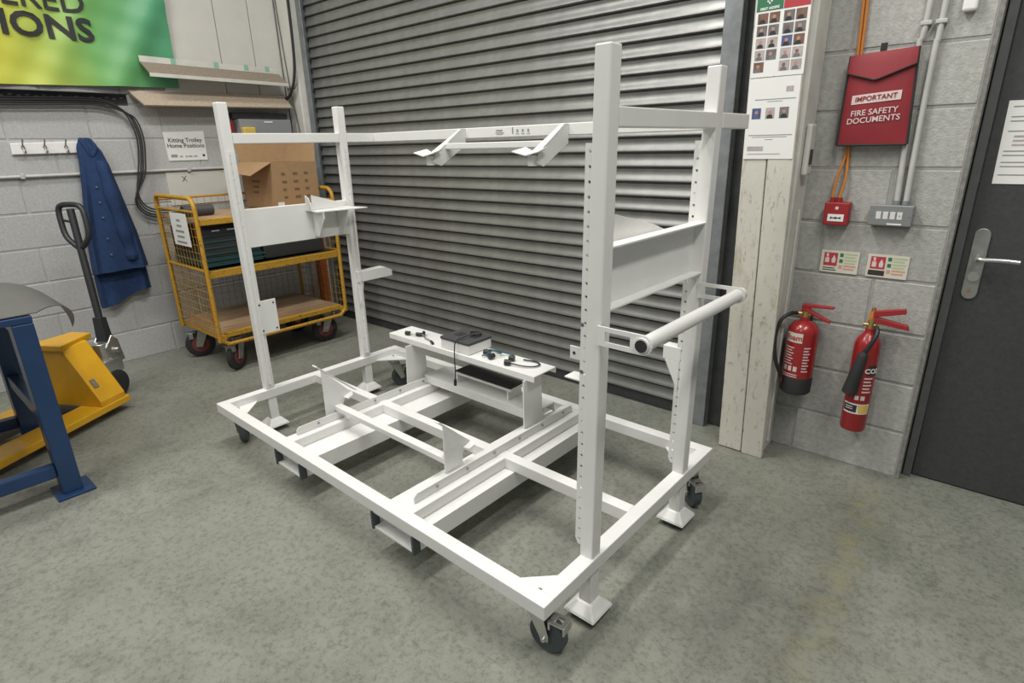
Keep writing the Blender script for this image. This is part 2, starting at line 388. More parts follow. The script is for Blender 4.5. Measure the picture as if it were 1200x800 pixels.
# boarded steel column between shutter and wall
bc = empty('boarded_column', (4.0, -.1, 0), 'white steel column faced with two scuffed vertical boards', 'column')
MB().box(3.905, 4.112, -.168, -.002, 0, 3.4).part('column_casing', 'whitesteel', bc, .006)
MB().hexa([(3.915,-.197,.004),(4.026,-.197,.004),(4.026,-.169,.004),(3.915,-.169,.004)], [(3.868,-.197,2.4),(3.962,-.197,2.4),(3.962,-.169,2.4),(3.868,-.169,2.4)]).part('board', 'whitewood', bc, .004)
MB().hexa([(4.031,-.199,.0),(4.128,-.199,.0),(4.128,-.169,.0),(4.031,-.169,.0)], [(3.967,-.199,2.4),(4.078,-.199,2.4),(4.078,-.169,2.4),(3.967,-.169,2.4)]).part('board', 'whitewood', bc, .004)
MB().sweep([(4.117,-.09,.05),(4.117,-.085,1.18)], .006, 8).part('pipe', 'whitesteel', bc)

# corner column by the left wall
cc = empty('corner_column', (.1, -.06, 0), 'white painted steel corner column beside the shutter guide', 'column')
MB().box(.002, .205, -.10, .0, 0, 3.4).part('column_shaft', 'whitesteel', cc, .01)
pp = [(.02,-.102,3.4),(.02,-.102,2.0),(.04,-.102,1.96),(.15,-.102,1.96),(.18,-.102,1.99),(.2,-.102,2.04),(.2,-.102,3.4)]
MB().prism(pp, (0, -.012, 0)).part('cladding', 'panel', cc, .004)

# ================================================================== the white kit trolley
ang = -.0091; TO = (1.8875, -1.8026, 0)
L_, W_, H, PT = 2.1607, 1.1538, .243, 1.694
tr = empty('kit_trolley', TO, 'large white steel kit trolley frame with four tall posts and castors', 'trolley', rz=ang)
def tp(mb, name, parent=None, m='white', bevel=.003, label=None): return mb.part(name, m, parent or tr, bevel, label, local=True)
T5 = .05
tp(MB().box(0, L_, 0, T5, H-T5, H), 'long_rail'); tp(MB().box(0, L_, W_-T5, W_, H-T5, H), 'long_rail')
tp(MB().box(.0, T5, T5, W_-T5, H-T5, H), 'side_rail'); tp(MB().box(L_-T5, L_, T5, W_-T5, H-T5, H), 'side_rail')
tp(MB().box(T5, L_-T5, .54, .588, H-T5, H-.001), 'middle_rail')
# corner gussets
for cu, cv, su, sv in ((T5,T5,1,1),(L_-T5,T5,-1,1),(T5,W_-T5,1,-1),(L_-T5,W_-T5,-1,-1)):
    g = tp(MB().prism([(cu,cv,.198),(cu+su*.14,cv,.198),(cu,cv+sv*.14,.198)], (0,0,.006)), 'corner_gusset', bevel=0)
    tp(MB().cyl((cu+su*.025,cv+sv*.025,.204), (cu+su*.025,cv+sv*.025,.212), .008, 6), 'bolt', g, 'chrome', 0)
# fork pockets and cross members
for i, (u0, u1, c0, c1, lu) in enumerate(((.60, .815, .625, .69, .652), (1.335, 1.578, 1.408, 1.526, 1.484))):
    t = .006
    mb = MB().box(u0, u1, .004, W_-.004, .118, .118+t).box(u0, u1, .004, W_-.004, H-T5-.001-t, H-T5-.001)
    mb.box(u0, u0+t, .004, W_-.004, .118+t, H-T5-.001-t).box(u1-t, u1, .004, W_-.004, .118+t, H-T5-.001-t)
    fp = tp(mb, 'fork_pocket', bevel=0)
    tp(MB().box(u0-.002, u0+.008, -.002, .03, .114, H-T5-.002), 'dark_edge', fp, 'rubber', 0, 'dark edge strip')  # dark strips at the front ends of the pocket side walls
    tp(MB().box(u1-.008, u1+.002, -.002, .03, .114, H-T5-.002), 'dark_edge', fp, 'rubber', 0, 'dark edge strip')
    cm = tp(MB().box(c0, c1, T5, W_-T5, H-T5, H-.004), 'cross_member')
    pts = [(lu, .09, H-.001), (lu, .09, H+.022), (lu, .105, H+.034), (lu, 1.06, H+.034), (lu, 1.075, H+.022), (lu, 1.075, H-.001)]
    tp(MB().prism(pts, (.004, 0, 0)), 'locating_strip', cm, bevel=0)
    for k in range(6): tp(MB().cyl((lu+.004, .2+k*.16, H+.018), (lu+.009, .2+k*.16, H+.018), .006, 8), 'stud', cm, 'steel', 0)
# posts
def strip(u0, u1, v, z0, z1, parent, chamfer, lean=0):
    """perforated strip: a row of cells, each with a round hole"""
    pit = .0375; n = int((z1-z0)/pit); th = .004; mb = MB(); uc = (u0+u1)/2; r = .0048; S = 8
    for k in range(n):
        a, b = z0+k*pit, z0+(k+1)*pit; cz = (a+b)/2
        rect = [(u1,cz),(u1,b),(uc,b),(u0,b),(u0,cz),(u0,a),(uc,a),(u1,a)]
        if k == 0 and chamfer: rect[5 if u0 < 1 or True else 7] = (u0+(u1-u0)*.35, a)
        circ = [(uc+r*math.cos(2*PI*i/S), cz+r*math.sin(2*PI*i/S)) for i in range(S)]
        vs = [(p[0], v, p[1]) for p in rect]+[(p[0], v, p[1]) for p in circ]+[(p[0], v+th, p[1]) for p in rect]+[(p[0], v+th, p[1]) for p in circ]
        fs = []
        for i in range(S):
            j = (i+1) % S
            fs += [(i, S+i, S+j, j), (2*S+i, 2*S+j, 3*S+j, 3*S+i), (S+i, 3*S+i, 3*S+j, S+j)]
        fs += [(3,4,20,19),(4,5,21,20),(7,0,16,23),(0,1,17,16)]
        if k == 0: fs += [(5,6,22,21),(6,7,23,22)]
        if k == n-1: fs += [(1,2,18,17),(2,3,19,18)]
        mb.add(vs, fs)
    for p in mb.v: p.x += lean*(p.z-.885)/1.619
    tp(mb, 'perforated_strip', parent, bevel=0)
pw, pd = .046, .049
def post(u_bot, u_top, v, side):
    mb = MB().hexa([(u_bot,v,.06),(u_bot+pw,v,.06),(u_bot+pw,v+pd,.06),(u_bot,v+pd,.06)], [(u_top,v,PT),(u_top+pw,v,PT),(u_top+pw,v+pd,PT),(u_top,v+pd,PT)])
    p = tp(mb, 'post', bevel=.004)
    cu, cv = u_bot+pw/2, v+pd/2
    a, b = .058, .029
    f = MB().hexa([(cu-a,cv-a,.034),(cu+a,cv-a,.034),(cu+a,cv+a,.034),(cu-a,cv+a,.034)], [(cu-b,cv-b,.068),(cu+b,cv-b,.068),(cu+b,cv+b,.068),(cu-b,cv+b,.068)])
    f.box(cu-a, cu+a, cv-a, cv+a, .026, .034)
    tp(f, 'cup_foot', p, bevel=.005)
    tp(MB().box(cu-.038, cu+.038, cv-.038, cv+.038, .0, .026), 'foot_gap_shade', p, 'rubber', .003)  # dark block standing in for the shaded gap under the foot
    um = (u_bot+u_top)/2
    if side > 0: strip(um-.022, um+.006, v+.006, .275, 1.505, p, True, u_top-u_bot)
    else: strip(um+pw-.006, um+pw+.022, v+.020, .275, 1.505, p, True)
    return p
v1, v2 = .249, .881
pRF = post(2.106, 2.122, v1, 1); pRB = post(2.106, 2.122, v2, 1); pLF = post(.0, .0, v1, -1); pLB = post(.0, .0, v2, -1)
# top beams
tp(MB().box(0, .048, v1+pd, v2, 1.51, 1.558).box(0, .048, v2+pd, W_-.049, 1.51, 1.558), 'top_side_beam')
tp(MB().box(2.12, 2.168, v1+pd, v2, 1.51, 1.558).box(2.12, 2.168, v2+pd, W_+.005, 1.51, 1.558), 'top_side_beam')
lb = tp(MB().box(0, 2.119, W_-.049, W_, 1.51, 1.558), 'top_back_beam')
def tb(x0, x1, z0, z1, m='ink'): return tp(MB().box(x0, x1, W_-.0505, W_-.049, z0, z1), 'printed_mark', lb, m, 0)
tb(1.012, 1.052, 1.538, 1.544, 'greyink'); tb(1.006, 1.062, 1.530, 1.532, 'greyink'); tb(1.015, 1.055, 1.524, 1.526, 'greyink'); tb(1.114, 1.117, 1.524, 1.552)
for k in range(3): tb(1.139+k*.032, 1.149+k*.032, 1.531, 1.543, 'greyink'); tb(1.134+k*.032, 1.154+k*.032, 1.523, 1.5245, 'greyink')
# cradle arms hung on the back beam
for u in (.80, 1.425):
    mb = MB().prism([(u,1.104,1.556),(u,1.075,1.556),(u,.905,1.448),(u,.885,1.405),(u,.935,1.388),(u,1.104,1.478)], (.006, 0, 0))
    mb.hexa([(u-.035,1.104,1.552),(u+.006,1.104,1.552),(u+.006,.90,1.442),(u-.035,.90,1.442)], [(u-.035,1.104,1.557),(u+.006,1.104,1.557),(u+.006,.90,1.447),(u-.035,.90,1.447)])
    a = tp(mb, 'cradle_arm', bevel=.001)
    cr = MB()
    for s in (-1, 1):
        w_ = .085 if s < 0 else .06
        cr.hexa([(u-.015,.84,1.432),(u-.015+s*w_,.855,1.447),(u-.015+s*w_*.8,.925,1.462),(u-.015,.915,1.437)][::s or 1], [(u-.015,.84,1.436),(u-.015+s*w_,.855,1.451),(u-.015+s*w_*.8,.925,1.466),(u-.015,.915,1.441)][::s or 1])
    tp(cr, 'saddle_plate', a, bevel=0)
    tp(MB().box(u-.03, u+.0, .872, .897, 1.392, 1.434), 'saddle_stub', a, bevel=.002)
tp(MB().box(.806, 1.42, .965, .992, 1.463, 1.49), 'arm_tie_bar')
# side panels (channels opening outwards)
sp = tp(MB().box(.036, .042, v1+pd, v2, 1.012, 1.2).box(.004, .036, v1+pd, v2, 1.194, 1.2).box(.004, .036, v1+pd, v2, 1.012, 1.018), 'side_panel', bevel=.001)
for vv in (.66, .81): tp(MB().prism([(.043,vv,1.025),(.043,vv,1.165),(.155,vv,1.165),(.155,vv,1.125),(.085,vv,1.025)], (0,.006,0)), 'bracket_gusset', sp, bevel=0)
tp(MB().hexa([(.043,.625,1.166),(.15,.625,1.160),(.17,.93,1.160),(.043,.86,1.166)], [(.043,.625,1.171),(.15,.625,1.165),(.17,.93,1.165),(.043,.86,1.171)]), 'bracket_shelf', sp, bevel=0)
tp(MB().prism([(.075,.645,1.172),(.075,.645,1.247),(.075,.80,1.202),(.075,.84,1.172)], (.005,0,0)), 'bracket_wing', sp, bevel=0)
tp(MB().prism([(.055,.622,1.172),(.055,.622,1.245),(.085,.622,1.232),(.11,.622,1.172)], (0,.005,0)), 'bracket_wing', sp, bevel=0)
sp = tp(MB().box(2.118, 2.124, v1+pd, v2, 1.04, 1.216).box(2.124, 2.160, v1+pd, v2, 1.21, 1.216).box(2.124, 2.160, v1+pd, v2, 1.04, 1.046), 'side_panel', bevel=.001)
for vv in (.66, .81): tp(MB().prism([(2.117,vv,1.05),(2.117,vv,1.175),(2.015,vv,1.175),(2.04,vv,1.13)], (0,.006,0)), 'bracket_gusset', sp, bevel=0)
tp(MB().prism([(2.0,.52,1.18),(2.0,.52,1.275),(2.0,.82,1.207),(2.0,.90,1.18)], (-.005,0,0)), 'bracket_wing', sp, bevel=0)
tp(MB().box(1.995, 2.117, .53, .90, 1.175, 1.18), 'bracket_shelf', sp, bevel=0)
# small plates on posts
pl = tp(MB().box(.048, .053, .268, .375, .556, .735), 'mounting_plate', pLF, bevel=.002)
for vv in (.285, .36):
    for zz in (.575, .715): tp(MB().cyl((.053,vv,zz), (.0545,vv,zz), .005, 8), 'bolt_hole', pLF, 'hole', 0)
tp(MB().prism([(.012,v2+.006,.722),(.012,v2+.006,.786),(.012,1.085,.786),(.012,1.14,.758),(.012,1.14,.722)], (.05,0,0)), 'support_arm', pLB, bevel=.003)
tp(MB().prism([(.051,v2+.002,.72),(.051,v2+.05,.72),(.051,v2+.03,.62),(.051,v2+.006,.58)], (.005,0,0)), 'arm_gusset', pLB, bevel=0)
tp(MB().box(2.035, 2.106, .885, .93, .70, .755), 'support_arm', pRB, bevel=.003)
tp(MB().prism([(2.045,.884,.70),(2.102,.884,.70),(2.102,.884,.58),(2.085,.884,.62)], (0,.006,0)), 'arm_gusset', pRB, bevel=0)
t1 = tp(MB().box(2.045, 2.106, .272, .276, .886, .925), 'tab', pRF, bevel=.001)
tp(MB().cyl((2.06,.272,.905), (2.06,.2705,.905), .005, 8), 'bolt_hole', pRF, 'hole', 0)
tp(MB().box(2.035, 2.106, .26, .31, .826, .831), 'tab', pRF, bevel=.001)
for zz in (1.0, .86): tp(MB().cyl((2.098,v1+.012,zz), (2.098,v1+.006,zz), .007, 6), 'bolt', pRF, 'steel', 0)
# push handle
hb = tp(MB().cyl((2.292,v1-.014,.985), (2.292,v2+.03,.985), .0205, 24), 'push_handle', bevel=0)
tp(MB().cyl((2.292,v1-.0145,.985), (2.292,v1-.018,.985), .0165, 20), 'end_cap', hb, 'blackm', 0, 'black end cap')
for vv in (v1-.008, v2-.008):
    n = 8; out = [(2.158,vv,1.012)]+[(2.292+.027*math.sin(PI*i/n), vv, .985+.027*math.cos(PI*i/n)) for i in range(n+1)]+[(2.158,vv,.958)]
    inn = [(2.178,1.0),(2.255,1.0),(2.255,.972),(2.178,.972)]
    vs = [Vector(p) for p in out]; m_ = len(vs); th = Vector((0,.006,0))
    mb = MB().box(2.155, 2.18, vv, vv+.006, .958, 1.012).box(2.18, 2.256, vv, vv+.006, 1.0, 1.012).box(2.18, 2.256, vv, vv+.006, .958, .971)
    mb.prism([(2.256,vv,1.012)]+out[1:-1]+[(2.256,vv,.958)], (0,.006,0))
    tp(mb, 'handle_bracket', hb, bevel=0)
# lower part cradles
for u, v0, sc_ in ((.632, .255, 1.17), (1.42, .30, .95)):
    q = lambda a, z: (u, v0+a, H+z*sc_)
    a = tp(MB().prism([q(0,0), q(.004,.222), q(.15,.085), q(.105,.062), q(.098,.05), q(.096,0)], (.005,0,0)), 'cradle_plate', bevel=0)
    d = Vector((0,.165,-.155)); s0 = Vector((u-.03, v0-.018, H+.240*sc_)); wv = Vector((.036,0,0)); tv = Vector((0,.004,.004))
    tp(MB().hexa([s0, s0+wv, s0+wv+d*sc_, s0+d*sc_], [s0+tv, s0+wv+tv, s0+wv+d*sc_+tv, s0+d*sc_+tv]), 'cradle_flange', a, bevel=0)
    tp(MB().prism([(u+.006,v0+.10,H+.075*sc_),(u+.006,v0+.15,H+.088*sc_),(u+.04,v0+.135,H+.085*sc_),(u+.035,v0+.11,H+.072*sc_)], (0,0,.004)), 'cradle_lip', a, bevel=0)
tp(MB().box(.638, 1.419, .302, .340, .280, .306), 'cradle_tie_bar')
# raised table on two plates
for u in (.622, 1.418): tp(MB().prism([(u,.755,H),(u,.765,.476),(u,.895,.476),(u,.895,H)] if u < 1 else [(u,.79,H),(u,.79,.476),(u,.915,.476),(u,.925,H)], (.006,0,0)), 'table_leg', bevel=0)
tt = tp(MB().box(.438, 1.474, .803, .963, .500, .506).box(.438, 1.474, .803, .808, .476, .5).box(.438, 1.474, .958, .963, .476, .5).box(.438, .443, .808, .958, .476, .5), 'table_top', bevel=.002)
tp(MB().box(.64, 1.416, .865, .871, .243, .288).box(.64, 1.416, .871, 1.03, .282, .288).box(.64, 1.416, 1.024, 1.03, .243, .282), 'lower_shelf', bevel=.001)
st = tp(MB().box(.85, 1.25, .895, 1.012, .338, .350).box(.86, .87, .90, 1.0, .288, .338).box(1.22, 1.23, .90, 1.0, .288, .338), 'shelf_stand', bevel=.001)
tp(MB().box(.855, 1.245, .899, 1.009, .350, .356), 'stand_pad', st, 'blackm', .002, 'black pad')
# castors
def castor(u, v, rot, first=[None]):
    mtx = Matrix.Translation((u, v, 0)) @ Matrix.Rotation(rot, 4, 'Z')
    if first[0] is None:
        mb = MB().box(-.052, .052, -.045, .045, .187, .1925).cyl((0,0,.187), (0,0,.165), .033, 20)
        for s in (-1, 1):
            mb.prism([(-.032,s*.027,.17),(.03,s*.027,.17),(.055,s*.027,.075),(.055,s*.027,.055),(.03,s*.027,.052),(.022,s*.027,.07)], (0,s*.004,0))
        mb.box(-.03, .03, -.031, .031, .160, .168)
        mb.cyl((.04,-.038,.0625), (.04,.038,.0625), .008, 10)
        c = mb.part('castor', 'chrome', tr, .001, 'zinc castor with grey tyre', local=True)
        MB().lathe([(.03,-.014),(.056,-.017),(.0615,-.012),(.0622,0),(.0615,.012),(.056,.017),(.03,.014)], (.04,0,.0625), 28, (0,1,0)).part('wheel', 'rubber', c, local=True)
        MB().box(.05, .105, -.024, -.012, .122, .130).box(.05, .105, .012, .024, .122, .130).box(.05, .07, -.012, .012, .122, .130).box(.09, .105, -.012, .012, .122, .130).box(.10, .106, -.024, .024, .098, .130).box(.05, .058, -.026, .026, .10, .127).part('brake_pedal', 'chrome', c, .002, local=True)
        first[0] = c; c.matrix_local = mtx; return c
    return copy_part(first[0], tr, mtx)
castor(2.075, .075, .12); castor(2.09, W_-.07, -.6); castor(.075, .075, 2.6); castor(.075, W_-.075, 1.2)

# things on the trolley table
def twm(): return WM[tr]
def tthing(mb, name, m, label, cat, **k): mb.xf(twm()); return mb.thing(name, m, label, cat, **k)
bx = empty('battery_box', WM[tr] @ Vector((.955, .90, .507)), 'white box with charcoal lid on the raised trolley table', 'box', rz=ang)
MB().box(-.10, .10, -.085, .075, 0, .048).part('box_body', 'white', bx, .003, local=True)
bl = MB().box(-.103, .103, -.088, .078, .048, .062).part('lid', 'lid', bx, .003, local=True)
MB().box(-.06, -.02, -.03, .02, .062, .0645).part('lid_port', 'blackm', bl, .001, local=True); MB().box(.03, .07, -.01, .03, .062, .0645).part('lid_port', 'blackm', bl, .001, local=True)
cb = empty('coiled_lead', WM[tr] @ Vector((.99, .90, .57)), 'thin black lead coiled on the charcoal lid and dangling below the table', 'cable', rz=ang)
coil = [(.03*math.cos(t)*(1+.1*math.sin(3*t)), .03+.022*math.sin(t), .0065+.002*math.sin(2*t)+t*.0006) for t in [2*PI*i/14 for i in range(30)]]
coil += [(.0,-.02,.012),(-.005,-.07,.008),(-.01,-.097,.004),(-.013,-.106,-.03),(-.016,-.108,-.1),(-.015,-.108,-.16),(-.02,-.107,-.205)]
MB().sweep(bz(coil, 3), .0032, 6).part('lead', 'black', cb, local=True)
MB().cyl((-.02,-.107,-.205), (-.022,-.107,-.235), .008, 10).part('plug', 'black', cb, local=True)
def conn(name, u, v, label, pts, heads, m='black'):
    e = empty(name, WM[tr] @ Vector((u, v, .507)), label, 'cable', rz=ang)
    MB().sweep(bz(pts, 5), .0035, 6).part('lead', m, e, local=True)
    for a, b, r in heads: MB().cyl(a, b, r, 12).part('plug', 'black', e, local=True)
conn('connector_lead', .62, .87, 'dark lead with pale plugs by the table corner near the left posts', [(-.06,-.03,.01),(-.02,-.02,.012),(.03,.0,.012),(.07,-.02,.008),(.12,-.03,.006),(.15,-.045,.006)], [((-.075,-.035,.012),(-.05,-.026,.012),.011),((.0,.03,.012),(.03,.005,.02),.009),((.14,-.04,.008),(.17,-.055,.008),.007),((-.01,-.015,.012),(.02,-.002,.012),.010)], 'steel')
conn('connector_lead', 1.14, .885, 'bunched dark blue lead beside the charcoal lidded box', [(-.02,-.045,.008),(.02,-.02,.03),(-.01,.02,.02),(.03,.04,.012),(.05,.0,.025),(.0,-.01,.035),(.06,.05,.01),(.1,.055,.006)], [((-.03,-.02,.018),(0,-.01,.02),.014),((.03,-.05,.014),(.035,-.02,.016),.013)], 'dial')
conn('connector_lead', 1.31, .885, 'black looped lead with two round plugs at the right table end', [(-.02,-.045,.012),(.05,-.03,.008),(.095,.0,.006),(.1,.04,.006),(.06,.055,.006),(.0,.04,.006)], [((-.035,-.055,.014),(-.01,-.042,.014),.014),((-.055,.0,.014),(-.03,.01,.014),.013)])

# ================================================================== left wall fittings
# cream panels
for i, (a, b) in enumerate(((-1.05, -.612), (-.606, -.345), (-.339, -.125))):
    MB().box(.001, .012, a, b, 1.86, 3.4).thing('wall_panel', 'panel', ['cream wall panel half covered by the banner edge', 'cream wall panel, middle of the three behind the sloping ledges', 'narrow cream wall panel beside the corner column'][i], 'panel', bevel=.001)
MB().box(.0, .022, -.122, -.104, 1.86, 3.4).thing('trim_2', 'whitesteel', 'white edging strip between cream panels and corner column', 'trim', kind='structure')
# banner
def bwave(y, z): 
    s = (y+1.4)*.8-(z-2.0)*.6
    return .034+.011*math.sin(9*s+1)+.007*math.sin(19*s+2.5*(z-2))+.006*math.sin(7*y+9*z)+.0045*math.sin(24*s+3*z)+.003*math.sin(31*y-17*z)+.002*math.sin(38*z+11*y)
def bfn(s, t):
    y = -2.75+(2.75-.957)*s; z0 = 1.896+.0277*(y+1.98); z = z0+(3.0-z0)*t
    return (bwave(y, z), y, z)
bn = empty('banner', (.02, -1.85, 1.9), 'yellow to green printed banner hung high on the block wall', 'banner')
MB().grid(bfn, 60, 40, (-.002, 0, 0)).part('banner_sheet', 'banner', bn)
for body, y, z, size, b in (('IONS', -1.424, 2.178, .186, .0050), ('ERED', -1.438, 2.338, .175, .0018)):
    mb = text_mb(body, size, (0, y, z), (0, 1, 0), (0, 0, 1), (1, 0, 0), 'RIGHT', .0004, b, 1.14 if body == 'IONS' else 1.08)
    for p in mb.v: p.x = bwave(p.y, p.z)+.0075+p.x
    mb.part('lettering', 'ink', bn)
# sloping ledges
lg = empty('sloping_ledge', (.08, -.65, 2.0), 'white edged sloping ledge with green tape above the tan ledge', 'ledge')
MB().hexa([(.062,-1.20,2.075),(.062,-.19,2.062),(.062,-.19,2.1),(.062,-1.20,2.115)], [(.070,-1.20,2.075),(.070,-.19,2.062),(.070,-.19,2.1),(.070,-1.20,2.115)]).part('top_strip', 'whitesteel', lg, .001)
MB().hexa([(.066,-1.20,2.07),(.066,-.19,2.056),(.160,-.17,1.982),(.160,-1.185,1.992)], [(.071,-1.20,2.076),(.071,-.19,2.062),(.164,-.17,1.988),(.164,-1.185,1.998)]).part('slope_board', 'chip', lg)
MB().hexa([(.160,-1.187,1.975),(.160,-.168,1.965),(.170,-.168,1.965),(.170,-1.187,1.975)], [(.160,-1.187,1.999),(.160,-.168,1.989),(.170,-.168,1.989),(.170,-1.187,1.999)]).part('front_lip', 'whitesteel', lg, .001)
for y in (-1.0, -.7, -.47, -.30): MB().hexa([(.0702,y,2.074),(.0702,y+.035,2.073),(.0712,y+.035,2.073),(.0712,y,2.074)], [(.0702,y,2.113),(.0702,y+.035,2.112),(.0712,y+.035,2.112),(.0712,y,2.113)]).part('tape', 'greentape', lg)
MB().hexa([(.024,-1.30,1.885),(.024,-.14,1.90),(.135,-.15,1.800),(.135,-1.25,1.786)], [(.030,-1.30,1.893),(.030,-.14,1.908),(.141,-.15,1.808),(.141,-1.25,1.794)]).thing('sloping_ledge', 'tan', 'bare tan sloping ledge just above the home positions sign', 'ledge')
# perforated cable tray and cables
ct = empty('cable_tray', (.04, -2.0, 1.83), 'dark perforated cable tray under the bottom edge of the banner', 'cable tray')
MB().box(.002, .006, -2.9, -1.31, 1.80, 1.868).box(.006, .075, -2.9, -1.31, 1.862, 1.866).part('tray', 'darkgalv', ct)
hm = MB()
for k in range(36):
    y = -2.86+k*.043; hm.box(.0062, .0075, y, y+.02, 1.837 if k % 2 else 1.831, 1.845 if k % 2 else 1.839)
o = hm.part('slots', 'galv', ct); o['kind'] = 'stuff'
cl = [(.040,-2.9,1.828),(.040,-2.1,1.820),(.042,-1.62,1.832),(.044,-1.47,1.825),(.046,-1.39,1.785),(.048,-1.335,1.70),(.048,-1.315,1.58),(.048,-1.33,1.45),(.048,-1.362,1.32),(.048,-1.385,1.22),(.046,-1.362,1.13),(.044,-1.29,1.085),(.042,-1.15,1.07),(.04,-1.0,1.07)]
for k in range(4):
    off = k*.0135
    pts = [(x+.004*(k % 2), y+off*(1 if i > 3 else .2)*(1 if i < 9 else -.6), z-off*(1 if i < 5 else 0)-(.016*k if i >= 9 else 0)) for i, (x, y, z) in enumerate(cl)]
    MB().sweep(bz(pts, 6), .0054, 8).thing('power_cable', 'blackm', 'black cable in the bundle curving down the block wall', 'cable', 'black cables in the bundle on the block wall')
# conduit along wall
cp_ = empty('conduit', (.02, -1.9, 1.355), 'pale horizontal conduit running along the block wall', 'conduit')
MB().cyl((.0125,-3.4,1.352), (.0125,-.62,1.357), .0105, 12).part('pipe', 'conduit', cp_)
for y in (-2.0, -1.0): MB().box(.001, .027, y-.012, y+.012, 1.34, 1.372).part('saddle_clip', 'conduit', cp_, .003)
# coat rail
cr_ = empty('coat_rail', (.015, -1.82, 1.485), 'white coat rail with small metal hooks on the block wall', 'coat rail')
MB().hexa([(.002,-2.02,1.487),(.018,-2.02,1.487),(.018,-1.60,1.492),(.002,-1.60,1.492)], [(.002,-2.015,1.556),(.018,-2.015,1.556),(.018,-1.60,1.564),(.002,-1.60,1.564)]).part('back_board', 'paper', cr_, .004)
for y in (-1.957, -1.845, -1.733, -1.637):
    hk = MB().sweep(bz([(.02,y,1.535),(.03,y,1.55),(.05,y,1.565),(.055,y,1.578)], 5), .0045, 8)
    hk.sweep(bz([(.02,y,1.53),(.03,y,1.505),(.05,y,1.495),(.06,y,1.51)], 5), .0045, 8).cyl((.018,y,1.53), (.022,y,1.53), .011, 10)
    hk.part('hook', 'steel', cr_)
# blue coat
ct_ = empty('work_coat', (.1, -1.62, .5), 'blue cotton work coat hanging from the end hook of the coat rail', 'coat')
def lerp(tab, z):
    for (za, a), (zb, b) in zip(tab, tab[1:]):
        if za >= z >= zb: return a+(b-a)*(za-z)/(za-zb)
    return tab[-1][1] if z < tab[-1][0] else tab[0][1]
yl = [(1.585,-1.655),(1.53,-1.685),(1.45,-1.69),(1.27,-1.715),(.95,-1.765),(.66,-1.785),(.48,-1.79)]
yr = [(1.585,-1.60),(1.5,-1.548),(1.4,-1.525),(1.27,-1.505),(.95,-1.455),(.66,-1.43),(.48,-1.425)]
dp = [(1.585,.03),(1.5,.06),(1.3,.09),(.9,.11),(.48,.12)]
def coat(zt, zb, inset, hem, thin=1):
    mb = MB(); N = 44; K = 40; vs = []
    for k in range(K+1):
        z = zt+(zb-zt)*k/K; a, b, d = lerp(yl, z)+inset, lerp(yr, z)-inset, (lerp(dp, z)-inset)*thin
        for i in range(N):
            t = 2*PI*i/N; c, s = math.cos(t), math.sin(t)
            y = (a+b)/2+(b-a)/2*math.copysign(abs(c)**.7, c); x = .022+inset*.4+d/2+d/2*math.copysign(abs(s)**.8, s)
            amp = .020*min(1, (zt-z)*1.8) if s > .05 else 0
            x += amp*(math.sin(t*7+z*2.2)*.6+math.sin(t*4-z*3)*.5)
            vs.append((x, y, z+(hem(y) if k == K else 0)))
    fs = [(k*N+i, (k+1)*N+i, (k+1)*N+(i+1) % N, k*N+(i+1) % N) for k in range(K) for i in range(N)]
    fs.append(tuple(range(N))); mb.smooth = True
    return mb.add(vs, fs)
body = coat(1.585, .70, 0, lambda y: .03*(y+1.6)).part('coat_front', 'cloth', ct_)
coat(1.2, .515, .012, lambda y: .05*math.sin((y+1.6)*9)-.02, .45).part('coat_lining', 'cloth', ct_)
sl = bz([(.085,-1.575,1.43),(.115,-1.575,1.33),(.125,-1.565,1.15),(.12,-1.55,.98),(.112,-1.535,.84),(.108,-1.53,.77)], 5)
MB().sweep(sl, [.035+.014*math.sin(i*.9)*.3+.010*min(1, i/8) for i in range(len(sl))], 12).part('sleeve', 'cloth', ct_)
MB().sweep(bz([(.05,-1.655,1.575),(.075,-1.64,1.53),(.085,-1.62,1.47),(.075,-1.585,1.52),(.05,-1.60,1.57)], 5), .013, 8).part('collar', 'cloth', ct_)
for y, z in ((-1.645,1.27),(-1.65,1.17),(-1.655,1.07),(-1.66,.93),(-1.662,.82)):
    d = lerp(dp, z); MB().cyl((.022+d-.004,y,z), (.022+d+.013,y,z), .0052, 10).part('button', 'steel', body)
# sign and white board
sg = empty('wall_sign', (.005, -.98, 1.42), 'white sign reading Kitting Trolley Home Positions on the block wall', 'sign')
MB().hexa([(.002,-1.121,1.421),(.005,-1.121,1.421),(.005,-.842,1.421),(.002,-.842,1.421)], [(.002,-1.127,1.622),(.005,-1.127,1.622),(.005,-.838,1.63),(.002,-.838,1.63)]).part('sign_plate', 'paper', sg)
text_mb('Kitting Trolley\nHome Positions', .041, (.0056,-.982,1.552), (0,1,0), (0,0,1), (1,0,0), 'CENTER', .0004, .0005).part('lettering', 'ink', sg)
for a, b in ((-1.10,-1.055),(-1.04,-1.02),(-1.0,-.985),(-.98,-.95),(-.94,-.915)): MB().box(.0052, .006, a, b, 1.445, 1.455 if a > -1.05 else 1.465).part('printed_mark', 'greyink', sg)
MB().box(.0052, .006, -.875, -.858, 1.447, 1.463).part('printed_mark', 'ink', sg)
bd = empty('wall_board', (.01, -.9, 1.15), 'blank cream board with a small cross mark behind the yellow cage trolley', 'board')
MB().box(.001, .01, -1.165, -.60, 1.10, 1.338).part('board_sheet', 'panel', bd, .002)
MB().prism([(.0105,-1.06,1.31),(.0105,-1.055,1.31),(.0105,-1.025,1.27),(.0105,-1.03,1.27)], (.001,0,0)).prism([(.0105,-1.025,1.31),(.0105,-1.03,1.31),(.0105,-1.06,1.27),(.0105,-1.055,1.27)], (.001,0,0)).part('cross_mark', 'ink', bd)
